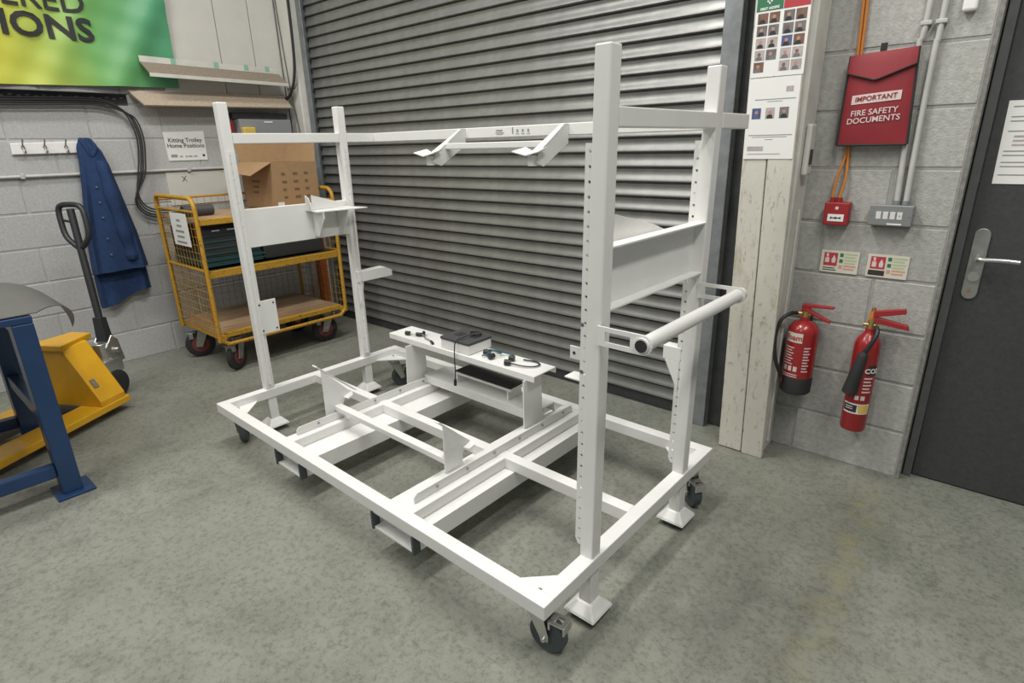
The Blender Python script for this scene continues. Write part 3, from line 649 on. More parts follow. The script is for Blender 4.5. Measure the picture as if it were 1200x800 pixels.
# enclosure behind the left posts
eb = empty('grey_enclosure', (.06, -.36, 1.4), 'grey metal enclosure on the wall above the cardboard box', 'enclosure')
MB().box(.001, .12, -.60, -.17, 1.36, 1.715).part('enclosure_body', 'greybox', eb, .004)
MB().box(.1205, .123, -.40, -.33, 1.69, 1.70).part('name_label', 'paper', eb)
MB().box(.001, .06, -.62, -.16, 1.72, 1.765).thing('dark_backing', 'darkgalv', 'dark trough directly above the grey enclosure', 'backing', bevel=.004)  # plain dark panel filling the dark area under the tan ledge
MB().box(.121, .17, -.60, -.50, 1.46, 1.655).thing('yellow_case', 'yellowplastic', 'small yellow case in front of the grey enclosure', 'case', bevel=.01)
MB().box(.001, .06, -.66, -.62, 1.62, 1.70).thing('red_switch_box', 'redplastic', 'small red box at the edge of the grey enclosure', 'box', bevel=.004)
# shutter chain and cable on the corner column
MB().sweep(bz([(.03,-.122,3.3),(.05,-.122,2.6),(.095,-.122,2.0),(.13,-.112,1.7),(.15,-.112,1.5)], 6), .0035, 6).thing('pull_chain', 'darkgalv', 'thin dark pull chain hanging over the corner column', 'chain')
MB().sweep(bz([(.02,-.122,3.3),(.022,-.122,2.5),(.025,-.122,1.98),(.025,-.112,1.75),(.03,-.112,1.55)], 6), .004, 6).thing('wire_rope', 'darkgalv', 'dark wire beside the white edging strip on the corner column', 'wire')
MB().sweep(bz([(.01,-.148,1.905),(.05,-.15,1.88),(.11,-.15,1.89),(.17,-.148,1.94),(.207,-.135,2.03),(.222,-.12,2.2),(.222,-.11,2.6),(.222,-.11,3.3)], 6), .011, 10).thing('black_hose', 'blackm', 'thick black hose looping round the corner column cladding', 'hose')
MB().box(.14, .19, -.135, -.102, 1.40, 1.58).thing('chain_hook', 'darkgalv', 'grey bracket holding the pull chain on the corner column', 'bracket', bevel=.004)

# ================================================================== yellow cage trolley
yc = empty('cage_trolley', (.55, -.86, 0), 'yellow steel mesh cage trolley with shelves standing by the wall', 'trolley')
xb, xf_, ya, yb = .245, .885, -1.345, -.345
def hoop(y, ztop):
    r = .05; r2 = .07; P = []
    P += [(xf_, y, .27)]
    P = [(xb, y, .24), (xb, y, ztop-r)]+[(xb+r-r*math.cos(t), y, ztop-r+r*math.sin(t)) for t in [PI/2*i/5 for i in range(1, 6)]]
    P += [(xf_-r2+r2*math.sin(t), y, ztop-r2+r2*math.cos(t)) for t in [PI/2*i/5 for i in range(6)]]+[(xf_, y, .24)]
    return P
for y in (ya, yb): MB().sweep(hoop(y, 1.20), .0145, 10).part('end_hoop', 'cageyellow', yc)
MB().sweep(bz([(xf_,ya,.30),(xf_,ya+.01,.255),(xf_,ya+.05,.222),(xf_,ya+.12,.215),(xf_,yb-.12,.215),(xf_,yb-.05,.222),(xf_,yb-.01,.255),(xf_,yb,.30)], 5), .0135, 10).part('front_bar', 'cageyellow', yc)
MB().box(xb, xf_, ya+.015, ya+.05, .245, .28).box(xb, xf_, yb-.05, yb-.015, .245, .28).box(xb, xb+.035, ya+.05, yb-.05, .245, .28).box(xf_-.035, xf_, ya+.05, yb-.05, .262, .297).part('base_frame', 'cageyellow', yc, .003)
def shelf(name, z, th, m):
    p = MB().box(xb+.02, xf_-.03, ya+.016, yb-.016, z-.012, z).part(name, m, yc)
    MB().box(xf_-.03, xf_-.0, ya+.016, yb-.016, z-th, z+.004).part('shelf_lip', 'cageyellow', p, .003)
MB().box(xb+.03, xf_-.04, ya+.016, yb-.016, .281, .287).part('base_deck', 'ply', yc)
shelf('middle_shelf', .725, .045, 'darkbox'); shelf('top_shelf', 1.062, .035, 'ply')
def wires(x0, x1, y0, y1, z0, z1, p=.05, r=.0017):
    mb = MB()
    if abs(y1-y0) < 1e-4:
        n = int((x1-x0)/p)
        for i in range(n+1): x = x0+(x1-x0)*i/n; mb.cyl((x,y0,z0), (x,y0,z1), r, 5, caps=False)
    else:
        n = int((y1-y0)/p)
        for i in range(n+1): y = y0+(y1-y0)*i/n; mb.cyl((x0,y,z0), (x0,y,z1), r, 5, caps=False)
    n = int((z1-z0)/p)
    for i in range(n+1): z = z0+(z1-z0)*i/n; mb.cyl((x0,y0,z), (x1,y1,z), r, 5, caps=False)
    return mb
for args in ((xb+.01, xf_-.01, ya, ya, .27, 1.11), (xb+.01, xf_-.01, yb, yb, .27, 1.11), (xb, xb, ya+.02, yb-.02, .27, 1.165)):
    o = wires(*args).part('wire_mesh', 'cageyellow', yc); o['kind'] = 'stuff'
for y in (ya, yb):
    for z in (1.115, .73): MB().cyl((xb,y,z), (xf_,y,z), .008, 8).part('end_bar', 'cageyellow', yc)
MB().cyl((xb,ya,1.17), (xb,yb,1.17), .008, 8).part('back_bar', 'cageyellow', yc)
def cwheel(x, y, rot, first=[None]):
    mtx = Matrix.Translation((x-.55, y+.86, 0)) @ Matrix.Rotation(rot, 4, 'Z')
    if first[0]: return copy_part(first[0], yc, mtx)
    mb = MB().box(-.055, .055, -.045, .045, .238, .244).cyl((0,0,.238), (0,0,.21), .035, 16)
    for s in (-1, 1): mb.prism([(-.04,s*.034,.215),(.035,s*.034,.215),(.065,s*.034,.09),(.02,s*.034,.08)], (0,s*.004,0))
    mb.box(-.04, .035, -.038, .038, .205, .213)
    c = mb.part('castor', 'steel', yc, .002, local=True)
    MB().lathe([(.045,-.018),(.085,-.022),(.1,-.014),(.103,0),(.1,.014),(.085,.022),(.045,.018)], (.03,0,.103), 26, (0,1,0)).part('tyre', 'blackm', c, local=True)
    MB().lathe([(.02,-.026),(.06,-.023),(.06,.023),(.02,.026)], (.03,0,.103), 20, (0,1,0)).part('hub', 'redwheel', c, local=True)
    MB().box(.05, .12, -.03, .03, .195, .201).box(.07, .1, -.03, .03, .15, .195).part('brake_pedal', 'steel', c, .002, local=True)
    first[0] = c; c.matrix_local = mtx; return c
cwheel(.34, -1.25, -1.9); cwheel(.81, -1.205, -1.0); cwheel(.78, -.46, -1.7); cwheel(.34, -.46, -1.6)
# sign on its end mesh
ys = empty('cage_notice', (.6, -1.36, .9), 'white notice sheet tied to the end mesh of the yellow cage trolley', 'notice')
MB().box(.50, .77, -1.364, -1.3615, .885, 1.10).part('sheet', 'paper', ys)
for k, (a, b) in enumerate(((.60,.66),(.59,.67),(.56,.70),(.57,.69),(.55,.71))): MB().box(a, b, -1.3655, -1.364, 1.06-k*.036-.014, 1.06-k*.036).part('text_line', 'greyink', ys)
# load on cage trolley
for k in range(5):
    MB().box(.30, .82-.004*(k % 3), -1.315, -.92+.02*(k % 2), .745+k*.012, .755+k*.012).thing('plastic_sheet', 'teal', ['lowest', 'second lowest', 'middle', 'second highest', 'topmost'][k]+' dark teal plastic sheet in the stack on the middle cage shelf', 'sheet', 'teal sheets on the middle cage shelf', bevel=.001)
k5 = .745+5*.012
tc_ = empty('dark_crate', (.56, -1.12, k5), 'charcoal plastic crate with ribs under the top cage shelf', 'crate')
MB().box(.31, .82, -1.315, -.93, k5, k5+.19).part('crate_body', 'darkbox', tc_, .006)
for k in range(4): MB().box(.8205, .827, -1.31, -.935, k5+.02+k*.04, k5+.028+k*.04).part('rib', 'teal', tc_, .001)
for y in (-1.24, -1.14): MB().box(.8205, .8225, y, y+.05, k5+.172, k5+.178).part('label_strip', 'paper', tc_)
dcr = MB().box(.30, .80, -.90, -.42, .737, .83).thing('dark_tray', 'darkbox', 'shallow charcoal tray on the middle cage shelf under the cardboard box', 'tray', bevel=.006)
for k in range(3):
    MB().box(.30, .838-.012*k, -1.32+.01*k, -.41-.02*k, .2875+k*.0125, .2995+k*.0125).thing('plywood_sheet', 'ply', ['bottom plywood sheet lying on the cage trolley base', 'middle plywood sheet lying on the cage trolley base', 'top plywood sheet lying on the cage trolley base'][k], 'sheet', 'plywood sheets on the cage base', bevel=.001)
MB().sweep([(.60,-1.315,1.103),(.60,-1.12,1.103)], .037, 22).lathe([(.02,0),(.032,.0005)], (.60,-1.12,1.103), 20, (0,1,0)).thing('rubber_roll', 'lid', 'short dark rubber roll on the top cage shelf by the end hoop', 'roll')
MB().box(.275, .345, -.205, -.135, 0, 1.0).thing('orange_upright', 'orangepaint', 'orange steel upright standing on the floor behind the cage trolley', 'upright', bevel=.004)
MB().sweep(bz([(.80,-1.315,.70),(.805,-1.318,.6),(.79,-1.318,.5),(.80,-1.32,.42),(.78,-1.31,.36),(.7,-1.29,.341),(.62,-1.27,.341)], 5), .011, 8).thing('orange_strap', 'orangepaint', 'orange strap hanging inside the end mesh of the cage trolley', 'strap')
# cardboard box
cx = empty('cardboard_box', (.51, -.54, 1.068), 'open brown cardboard box on the top shelf of the yellow cage trolley', 'box')
x0, x1, y0, y1, z0, z1 = .285, .755, -.725, -.375, 1.068, 1.395; t = .005
MB().box(x0, x1, y0, y1, z0, z0+t).box(x0, x1, y0, y0+t, z0+t, z1).box(x0, x1, y1-t, y1, z0+t, z1).box(x0, x0+t, y0+t, y1-t, z0+t, z1).box(x1-t, x1, y0+t, y1-t, z0+t, z1).part('carton', 'card', cx, .001)
MB().hexa([(x0,y0,z1),(x1,y0,z1),(x1-.03,y0-.15,z1-.085),(x0+.03,y0-.17,z1-.06)], [(x0,y0+.004,z1+.004),(x1,y0+.004,z1+.004),(x1-.03,y0-.15,z1-.081),(x0+.03,y0-.17,z1-.056)]).part('flap', 'card', cx)
MB().hexa([(x0,y0,z1),(x0+.004,y0,z1),(x0+.004,y1,z1),(x0,y1,z1)], [(x0-.05,y0-.01,z1+.155),(x0-.046,y0-.01,z1+.155),(x0-.046,y1+.10,z1+.16),(x0-.05,y1+.10,z1+.16)]).part('flap', 'card', cx)
MB().hexa([(x0,y1-.004,z1),(x1,y1-.004,z1),(x1,y1,z1),(x0,y1,z1)], [(x0+.02,y1+.06,z1+.14),(x1-.1,y1+.07,z1+.15),(x1-.1,y1+.074,z1+.15),(x0+.02,y1+.064,z1+.14)]).part('flap', 'card', cx)
random.seed(3)
for r in range(4):
    for c in range(3):
        y = -.66+c*.09; z = z1-.09-r*.055; MB().box(x1+.0003, x1+.0012, y, y+random.uniform(.025, .045), z, z+.018).part('printed_mark', 'print', cx)
for r in range(3): MB().box(.43, .43+.12-.02*r, y0-.0012, y0-.0003, z1-.14-r*.04, z1-.126-r*.04).part('printed_mark', 'print', cx)
MB().box(x1+.0003, x1+.0012, -.715, -.665, z0+.02, z0+.05).part('carton_label', 'paper', cx)

# ================================================================== pallet truck
fdir = Vector((.52, -.854, 0)); az = math.atan2(fdir.y, fdir.x)
ptk = empty('pallet_truck', (.775, -2.185, 0), 'yellow hand pallet truck with black steering handle by the block wall', 'pallet truck', rz=az)
def pp_(mb, name, m, parent=None, bevel=.003, label=None): return mb.part(name, m, parent or ptk, bevel, label, local=True)
# local: +x fork direction, +y left of it (away from camera side is +y? lateral camera side = +y)
def fork(s):
    a, b = (.115, .275) if s > 0 else (-.275, -.115)
    mb = MB().prism([(-.11,a,.09),(1.05,a,.09),(1.14,a,.06),(1.14,a,.05),(1.05,a,.05),(-.11,a,.05)], (0,b-a,0))
    f = pp_(mb, 'fork', 'yellow', bevel=.006)
    pp_(MB().cyl((.95,(a+b)/2-.04,.037), (.95,(a+b)/2+.04,.037), .037, 20), 'load_roller', 'blackm', f, 0)
    return f
fork(1); fork(-1)
fr = pp_(MB().prism([(-.09,-.265,.088),(-.09,.265,.088),(-.09,.265,.12),(-.09,.095,.44),(-.09,-.095,.44),(-.09,-.265,.12)], (.17,0,0)), 'fork_frame', 'yellow', bevel=.006)
pp_(MB().prism([(-.16,-.07,.428),(-.16,.06,.428),(.09,.11,.428),(.09,-.12,.428)], (0,0,.035)), 'frame_head', 'yellow', bevel=.005)
pp_(MB().prism([(.03,.20,.245),(.06,.20,.245),(.06,.225,.20),(.03,.225,.20)], (0,.004,.003)), 'warning_sticker', 'chip', fr, 0)
hd = MB().box(-.33, -.18, -.06, .06, .16, .25).cyl((-.25,0,.10), (-.25,0,.36), .048, 18).cyl((-.31,-.075,.30), (-.31,.075,.30), .018, 12)
hd.prism([(-.36,-.055,.22),(-.27,-.055,.22),(-.24,-.055,.33),(-.30,-.055,.40),(-.34,-.055,.36)], (0,.012,0)).prism([(-.36,.043,.22),(-.27,.043,.22),(-.24,.043,.33),(-.30,.043,.40),(-.34,.043,.36)], (0,.012,0))
pm = pp_(hd, 'pump', 'chrome', bevel=.003, label='silver hydraulic pump')
for s in (-1, 1): pp_(MB().lathe([(.03,-.022),(.08,-.024),(.09,-.018),(.09,.018),(.08,.024),(.03,.022)], (-.25,s*.045,.09), 26, (0,1,0)), 'steer_wheel', 'blackm', pm, 0)
# handle, nearly upright
h0 = Vector((-.30, 0, .31)); h1 = Vector((-.40, -.105, .93)); hdv = (h1-h0).normalized(); lat = Vector((0,1,0)); fwv = hdv.cross(lat).normalized()
hn = pp_(MB().hexa([h0-lat*.04-fwv*.03, h0+lat*.04-fwv*.03, h0+lat*.04+fwv*.03, h0-lat*.04+fwv*.03], [h0+hdv*.2-lat*.028-fwv*.025, h0+hdv*.2+lat*.028-fwv*.025, h0+hdv*.2+lat*.028+fwv*.025, h0+hdv*.2-lat*.028+fwv*.025]), 'handle_base', 'black', bevel=.004)
pp_(MB().cyl(h0+hdv*.18, h1+hdv*.24, .021, 14), 'handle_tube', 'black', hn, 0)
lp = []
for a, b in ((-.0,.0),(-.045,.03),(-.082,.08),(-.09,.17),(-.085,.235),(-.06,.262),(0,.268),(.06,.262),(.085,.235),(.09,.17),(.082,.08),(.045,.03)): lp.append(h1+lat*a+hdv*b)
n_ = len(lp); lpp = []
for i in range(n_):
    a, b, c, d = lp[i-1], lp[i], lp[(i+1) % n_], lp[(i+2) % n_]
    for k in range(4):
        t = k/4; lpp.append(.5*((2*b)+(-a+c)*t+(2*a-5*b+4*c-d)*t*t+(-a+3*b-3*c+d)*t**3))
pp_(MB().sweep(lpp, .0165, 10, closed=True), 'grip_loop', 'black', hn, 0)
pp_(MB().cyl(h1+hdv*.16-lat*.01, h1+hdv*.17-lat*.065, .008, 8), 'release_lever', 'black', hn, 0)

# ================================================================== blue bench
bb = empty('steel_bench', (1.4, -3.0, 0), 'dark blue steel workbench frame with bolted floor plate', 'workbench')
for x, y in ((1.70, -2.485), (.93, -2.485), (1.70, -4.2), (.93, -4.2)):
    lg_ = MB().box(x, x+.1, y, y+.075, .012, .815).part('leg', 'blue', bb, .005)
    MB().box(x-.03, x+.135, y-.03, y+.115, 0, .012).part('foot_plate', 'blue', lg_, .003)
MB().box(1.73, 1.78, -4.125, -2.486, .095, .155).part('low_rail', 'blue', bb, .004)
MB().box(.95, 1.0, -4.125, -2.486, .095, .155).part('low_rail', 'blue', bb, .004)
MB().box(1.031, 1.699, -2.475, -2.425, .34, .40).part('end_rail', 'blue', bb, .004)
MB().box(.93, 1.80, -4.2, -2.41, .816, .846).part('top_frame', 'blue', bb, .004)
MB().box(1.031, 1.699, -2.475, -2.425, .755, .815).part('end_rail', 'blue', bb, .004)
def drape(s, t):
    # s: across x, t: along y from on the bench to past its end; the far corner overhangs most and curls down
    x = 1.795-.80*s; over = .02+.41*s; a = -.9+(.9+over)*t; r = .27
    if a <= 0: return (x, -2.41+a, .851+.02*s*math.exp(-(a/.2)**2))
    return (x, -2.41+r*math.sin(a/r), .851+.02*s*math.exp(-(a/.2)**2)-r*(1-math.cos(a/r)))
MB().grid(drape, 20, 70, (0, -.001, .004)).thing('rubber_sheet', 'mat', 'dark grey flexible sheet drooping over the end of the blue bench', 'sheet')
MB().box(1.62, 1.78, -2.85, -2.60, .8565, .8575).thing('paper_sheet', 'paper', 'white paper lying on the dark sheet on the blue bench', 'paper')

# ================================================================== right wall fittings
# fire documents bag
fb = empty('document_bag', (4.33, -.02, 1.44), 'red fire safety documents wallet hanging on the bare block wall', 'wallet')
def bag(s, t):
    x = 4.214+.004*t+(.247-.022*t)*s; z = 1.443+.335*t+.012*s*t
    return (x, -.037-.022*math.sin(PI*min(1, max(0, s)))**.6*math.sin(PI*min(1, t*.9+.08))**.5, z)
MB().grid(bag, 20, 20, (0, .010, 0)).part('bag_body', 'red', fb)
def edge(s0, t0, s1, t1): return [Vector(bag(s0+(s1-s0)*i/10, t0+(t1-t0)*i/10)) for i in range(11)]
MB().sweep(edge(0,0,0,1), .005, 8).sweep(edge(1,0,1,1), .005, 8).sweep(edge(0,0,1,0), .004, 8).part('edge_binding', 'blackm', fb)
def flap(s, t):
    zb = .10-.05*abs(s-.45)/.55*1.0
    b = Vector(bag(s, 1-t*(.30-.13*abs(s-.45)/.55))); return b+Vector((0, -.006-.004*t, 0))
MB().grid(flap, 20, 8, (0, .003, 0)).part('flap', 'red', fb)
MB().sweep([Vector(flap(i/14, 1))+Vector((0,-.001,0)) for i in range(15)], .003, 6).part('flap_binding', 'blackm', fb)
MB().box(4.315, 4.337, -.034, -.026, 1.76, 1.815).part('hanging_tab', 'blackm', fb, .002)
def on_bag(mb, off): 
    for p in mb.v:
        s = (p.x-4.216)/.24; t_ = (p.z-1.443)/.34; p.y = bag(min(1,max(0,s)), min(1,max(0,t_)))[1]-off+p.y
    return mb
on_bag(MB().grid(lambda s, t: (4.248+.168*s, 0, 1.596+.0118*s+.034*t), 8, 2, (0, .0006, 0)), .0022).part('text_band', 'pinkink', fb)
on_bag(text_mb('IMPORTANT', .0255, (4.332,0,1.611), (1,0,.07), (0,0,1), (0,-1,0), 'CENTER', .0003, .0003), .0040).part('lettering', 'red', fb)
on_bag(text_mb('FIRE SAFETY\nDOCUMENTS', .030, (4.3325,0,1.558), (1,0,.07), (0,0,1), (0,-1,0), 'CENTER', .0003, .0004), .0026).part('lettering', 'pinkink', fb)
# orange cables
for k, dx in enumerate((0, .013)):
    pts = [(4.222+dx,-.012,3.3),(4.224+dx,-.012,2.2),(4.232+dx,-.009,1.85),(4.245+dx*.6,-.008,1.6),(4.250+dx*.6,-.008,1.42),(4.243+dx*.5+(.015 if k else -.012),-.02,1.31),(4.232+(.022 if k else -.004),-.026,1.232)]
    MB().sweep(bz(pts, 6), .0055, 8).thing('orange_cable', 'orange', ['orange fire alarm cable entering the call point gland nearer the boarded column', 'orange fire alarm cable entering the call point gland nearer the switch box'][k], 'cable', 'orange cables feeding the call point')
cpnt = empty('call_point', (4.255, -.03, 1.117), 'red manual fire alarm call point on the bare block wall', 'call point')
MB().box(4.207, 4.303, -.052, -.002, 1.118, 1.214).part('housing', 'redplastic', cpnt, .005)
MB().box(4.225, 4.287, -.0545, -.052, 1.135, 1.165).part('break_panel', 'paper', cpnt, .001)
MB().box(4.236, 4.276, -.0552, -.0545, 1.148, 1.152).cyl((4.256,-.0545,1.15), (4.256,-.0553,1.15), .005, 10).prism([(4.236,-.0545,1.156),(4.236,-.0545,1.144),(4.246,-.0545,1.15)], (0,-.0008,0)).prism([(4.276,-.0545,1.156),(4.276,-.0545,1.144),(4.266,-.0545,1.15)], (0,-.0008,0)).part('printed_mark', 'ink', cpnt)
MB().box(4.25, 4.262, -.0525, -.052, 1.185, 1.197).part('printed_mark', 'pinkink', cpnt)
for x in (4.231, 4.257): MB().cyl((x,-.026,1.214), (x,-.026,1.232), .011, 12).part('cable_gland', 'redplastic', cpnt)
# conduits and switch box
for i, pts in enumerate(([(4.452,-.014,3.3),(4.448,-.014,1.95),(4.437,-.014,1.79),(4.455,-.016,1.4),(4.463,-.022,1.212)], [(4.497,-.014,3.3),(4.495,-.014,1.95),(4.490,-.014,1.79),(4.489,-.016,1.5),(4.494,-.022,1.212)])):
    e = empty('conduit', (4.47, -.014, 1.21), ['pale vertical conduit passing behind the red wallet to the switch box', 'pale vertical conduit nearest the dark door above the switch box'][i], 'conduit')
    MB().sweep(bz(pts, 6), .0105, 12).part('pipe', 'conduit', e)
    MB().box(pts[1][0]-.018, pts[1][0]+.018, -.027, -.001, 1.86, 1.875).part('saddle_clip', 'conduit', e, .003)
    MB().cyl((pts[-1][0],-.022,1.212), (pts[-1][0],-.022,1.228), .014, 12).part('coupler', 'galv', e)
sw = empty('switch_box', (4.453, -.03, 1.127), 'grey metal four gang switch box below the conduits', 'switch box')
MB().box(4.377, 4.528, -.046, -.002, 1.128, 1.211).part('back_box', 'switch', sw, .004)
for k in range(4):
    x = 4.402+k*.0245; rk = MB().hexa([(x,-.047,1.155),(x+.018,-.047,1.155),(x+.018,-.046,1.155),(x,-.046,1.155)], [(x,-.051,1.184),(x+.018,-.051,1.184),(x+.018,-.046,1.184),(x,-.046,1.184)]).part('rocker', 'paper', sw, .001)
    if k == 3: MB().cyl((x+.009,-.0495,1.17), (x+.009,-.0505,1.17), .002, 8).part('key_slot', 'ink', rk)
MB().box(4.445, 4.495, -.0468, -.046, 1.133, 1.139).part('name_label', 'paper', sw)
for x in (4.387, 4.517): MB().cyl((x,-.046,1.169), (x,-.0475,1.169), .003, 8).part('screw', 'steel', sw)
# extinguisher id signs
def idsign(x0, label, black):
    e = empty('extinguisher_sign', (x0+.075, -.002, .907), label, 'sign')
    MB().box(x0, x0+.149, -.0035, -.001, .907, 1.004).part('sign_plate', 'label', e)
    f = -.0035
    MB().box(x0+.012, x0+.066, f-.0006, f, .936 if not black else .942, .994).part('red_field', 'redink', e)
    MB().box(x0+.018, x0+.034, f-.0012, f-.0006, .95, .972).cyl((x0+.026,f-.0006,.979), (x0+.026,f-.0012,.979), .005, 10).box(x0+.02, x0+.03, f-.0012, f-.0006, .984, .99).part('pictogram', 'pinkink', e)
    MB().prism([(x0+.045,f-.0006,.95),(x0+.058,f-.0006,.95),(x0+.06,f-.0006,.965),(x0+.052,f-.0006,.985),(x0+.043,f-.0006,.965)], (0,-.0006,0)).part('pictogram', 'pinkink', e)
    if black: MB().box(x0+.008, x0+.068, f-.0006, f, .914, .936).part('black_field', 'ink', e)
    else: MB().box(x0+.012, x0+.066, f-.0006, f, .915, .919).box(x0+.012, x0+.06, f-.0006, f, .924, .928).part('text_line', 'ink', e)
    for k in range(3): MB().box(x0+.074, x0+.088, f-.0006, f, .978-k*.026, .994-k*.026).part('class_square', 'greenink' if k < 2 else 'pinkbar', e)
    for k in range(6): MB().box(x0+.093, x0+.141-.006*(k % 2), f-.0006, f, .988-k*.013, .995-k*.013).part('text_line', 'palegreen' if k < 4 else 'pinkbar', e)
idsign(4.214, 'extinguisher sign without black panel, above the foam extinguisher', False)
idsign(4.395, 'extinguisher sign with black lower panel, above the slim extinguisher', True)
# foam extinguisher
def arc_text(body, size, c, r, a0, z, m, parent, bold=.0003):
    mb = text_mb(body, size, (0,0,0), (1,0,0), (0,0,1), (0,-1,0), 'CENTER', .0003, bold)
    for p in mb.v:
        t = a0+p.x/r; rr = r+.0006-p.y; p.xyz = (c[0]+rr*math.sin(t), c[1]-rr*math.cos(t), z+p.z)
    return mb.part('lettering', m, parent)
def arc_patch(c, r, a0, a1, z0, z1, m, parent, name='label_patch', slant=0):
    n = 10
    return MB().grid(lambda s, t: (c[0]+r*math.sin(a0+(a1-a0)*s+slant*t), c[1]-r*math.cos(a0+(a1-a0)*s+slant*t), z0+(z1-z0)*t), n, 1).part(name, m, parent)
fe = empty('fire_extinguisher', (4.205, -.085, .345), 'stout red foam fire extinguisher with side hose and black base', 'fire extinguisher')
c1 = (4.205, -.085); R1 = .066
MB().lathe([(.05,.40),(R1,.402),(R1,.635),(.062,.66),(.045,.682),(.02,.692),(.018,.71)], (c1[0],c1[1],0), 32).part('cylinder', 'redpaint', fe)
MB().lathe([(.052,.345),(.058,.345),(.0655,.352),(.0672,.425),(.0655,.43),(.05,.43)], (c1[0],c1[1],0), 32).part('base_skirt', 'blackm', fe)
vl = MB().cyl((c1[0],c1[1],.70), (c1[0],c1[1],.735), .016, 14).cyl((c1[0]-.035,c1[1],.722), (c1[0]+.02,c1[1],.722), .009, 12).part('valve', 'brass', fe)
MB().hexa([(4.185,-.095,.735),(4.225,-.095,.735),(4.225,-.075,.735),(4.185,-.075,.735)], [(4.187,-.095,.765),(4.22,-.095,.762),(4.22,-.075,.762),(4.187,-.075,.765)]).hexa([(4.19,-.097,.753),(4.315,-.097,.762),(4.315,-.073,.762),(4.19,-.073,.753)], [(4.19,-.097,.769),(4.315,-.097,.772),(4.315,-.073,.772),(4.19,-.073,.769)]).part('top_lever', 'redplastic', vl, .002)
MB().hexa([(4.205,-.097,.735),(4.308,-.097,.694),(4.308,-.073,.694),(4.205,-.073,.735)], [(4.205,-.097,.75),(4.308,-.097,.706),(4.308,-.073,.706),(4.205,-.073,.75)]).part('carry_handle', 'redplastic', vl, .002)
MB().sweep(bz([(4.17,-.088,.722),(4.150,-.13,.725),(4.124,-.165,.695),(4.116,-.185,.62),(4.128,-.185,.52),(4.146,-.165,.455),(4.150,-.145,.425)], 6), .0085, 10).part('hose', 'black', fe)
MB().cyl((4.150,-.145,.43), (4.151,-.135,.392), .0095, 12, .006).part('nozzle', 'redwheel', fe)
MB().box(4.19, 4.22, -.02, -.002, .45, .72).part('wall_bracket', 'darkgalv', fe, .002)
A = -.28
arc_patch(c1, R1+.0008, A-.62, A+.55, .60, .645, 'label', fe)
arc_text('foam', .036, c1, R1+.001, A-.0, .611, 'redink', fe, .0008)
for k in range(7): arc_patch(c1, R1+.0008, A-.62, A+.1-.12*(k % 2), .572-k*.013, .577-k*.013, 'pinkink', fe, 'text_line')
for k in range(9): arc_patch(c1, R1+.0008, A+.72, A+1.15-.1*(k % 2), .575-k*.014, .581-k*.014, 'pinkink', fe, 'text_line')
for a in (-.5, -.15, .2): arc_patch(c1, R1+.0008, A+a, A+a+.24, .462, .486, 'pinkink', fe, 'pictogram')
for k in range(2): arc_patch(c1, R1+.0008, A-.55, A+.5, .444-k*.01, .448-k*.01, 'pinkink', fe, 'text_line')
# CO2 extinguisher
ce = empty('fire_extinguisher', (4.462, -.07, .225), 'slim red carbon dioxide extinguisher with black discharge horn', 'fire extinguisher')
c2 = (4.462, -.07); R2 = .051
MB().lathe([(.04,.225),(.048,.228),(R2,.238),(R2,.615),(.049,.635),(.041,.655),(.027,.672),(.020,.685),(.020,.70)], (c2[0],c2[1],0), 32).part('cylinder', 'redpaint', ce)
vl = MB().cyl((c2[0],c2[1],.695), (c2[0],c2[1],.745), .015, 14).cyl((c2[0]-.03,c2[1]-.004,.715), (c2[0]+.028,c2[1]-.004,.715), .008, 12).cyl((c2[0],c2[1],.745), (c2[0],c2[1],.79), .008, 10).part('valve', 'brass', ce)
MB().hexa([(4.452,-.082,.742),(4.475,-.082,.742),(4.475,-.058,.742),(4.452,-.058,.742)], [(4.452,-.08,.778),(4.472,-.08,.778),(4.472,-.06,.778),(4.452,-.06,.778)]).hexa([(4.47,-.083,.752),(4.578,-.083,.782),(4.578,-.057,.782),(4.47,-.057,.752)], [(4.47,-.083,.778),(4.572,-.083,.802),(4.572,-.057,.802),(4.47,-.057,.778)]).part('top_lever', 'redplastic', vl, .002)
MB().hexa([(4.472,-.083,.728),(4.598,-.083,.714),(4.598,-.057,.714),(4.472,-.057,.728)], [(4.472,-.083,.752),(4.590,-.083,.734),(4.590,-.057,.734),(4.472,-.057,.752)]).part('carry_handle', 'redplastic', vl, .002)
MB().box(4.45, 4.465, -.083, -.0805, .735, .775).part('safety_tag', 'orange', vl)
hn = MB().sweep(bz([(4.482,-.085,.715),(4.494,-.11,.70),(4.49,-.128,.67),(4.475,-.134,.63),(4.462,-.136,.605)], 6), .0085, 10).part('swivel_pipe', 'black', ce)
MB().lathe([(.009,0),(.018,.012),(.021,.02),(.026,.12),(.030,.195),(.027,.198),(.022,.185)], (4.464,-.135,.61), 20, (-.15,0,-1)).part('horn', 'blackm', ce)
MB().box(4.449, 4.475, -.019, -.002, .45, .68).part('wall_bracket', 'darkgalv', ce, .002)
B = .25
arc_patch(c2, R2+.0008, B+.25, B+1.05, .50, .545, 'ink', ce); arc_text('CO2', .03, c2, R2+.0014, B+.62, .510, 'whiteink', ce, .001)
for k in range(5): arc_patch(c2, R2+.0008, B+.1, B+.8-.1*(k % 2), .482-k*.016, .489-k*.016, 'pinkink', ce, 'text_line')
for a in (-.35, .1): arc_patch(c2, R2+.0008, B+a, B+a+.32, .382, .402, 'pinkink', ce, 'pictogram')
arc_patch(c2, R2+.0006, B-1.15, B+1.0, .315, .363, 'whiteink', ce); arc_patch(c2, R2+.0011, B-1.12, B-.05, .322, .357, 'ink', ce); arc_patch(c2, R2+.0012, B+.12, B+.98, .320, .359, 'yellowlabel', ce, slant=-.12)
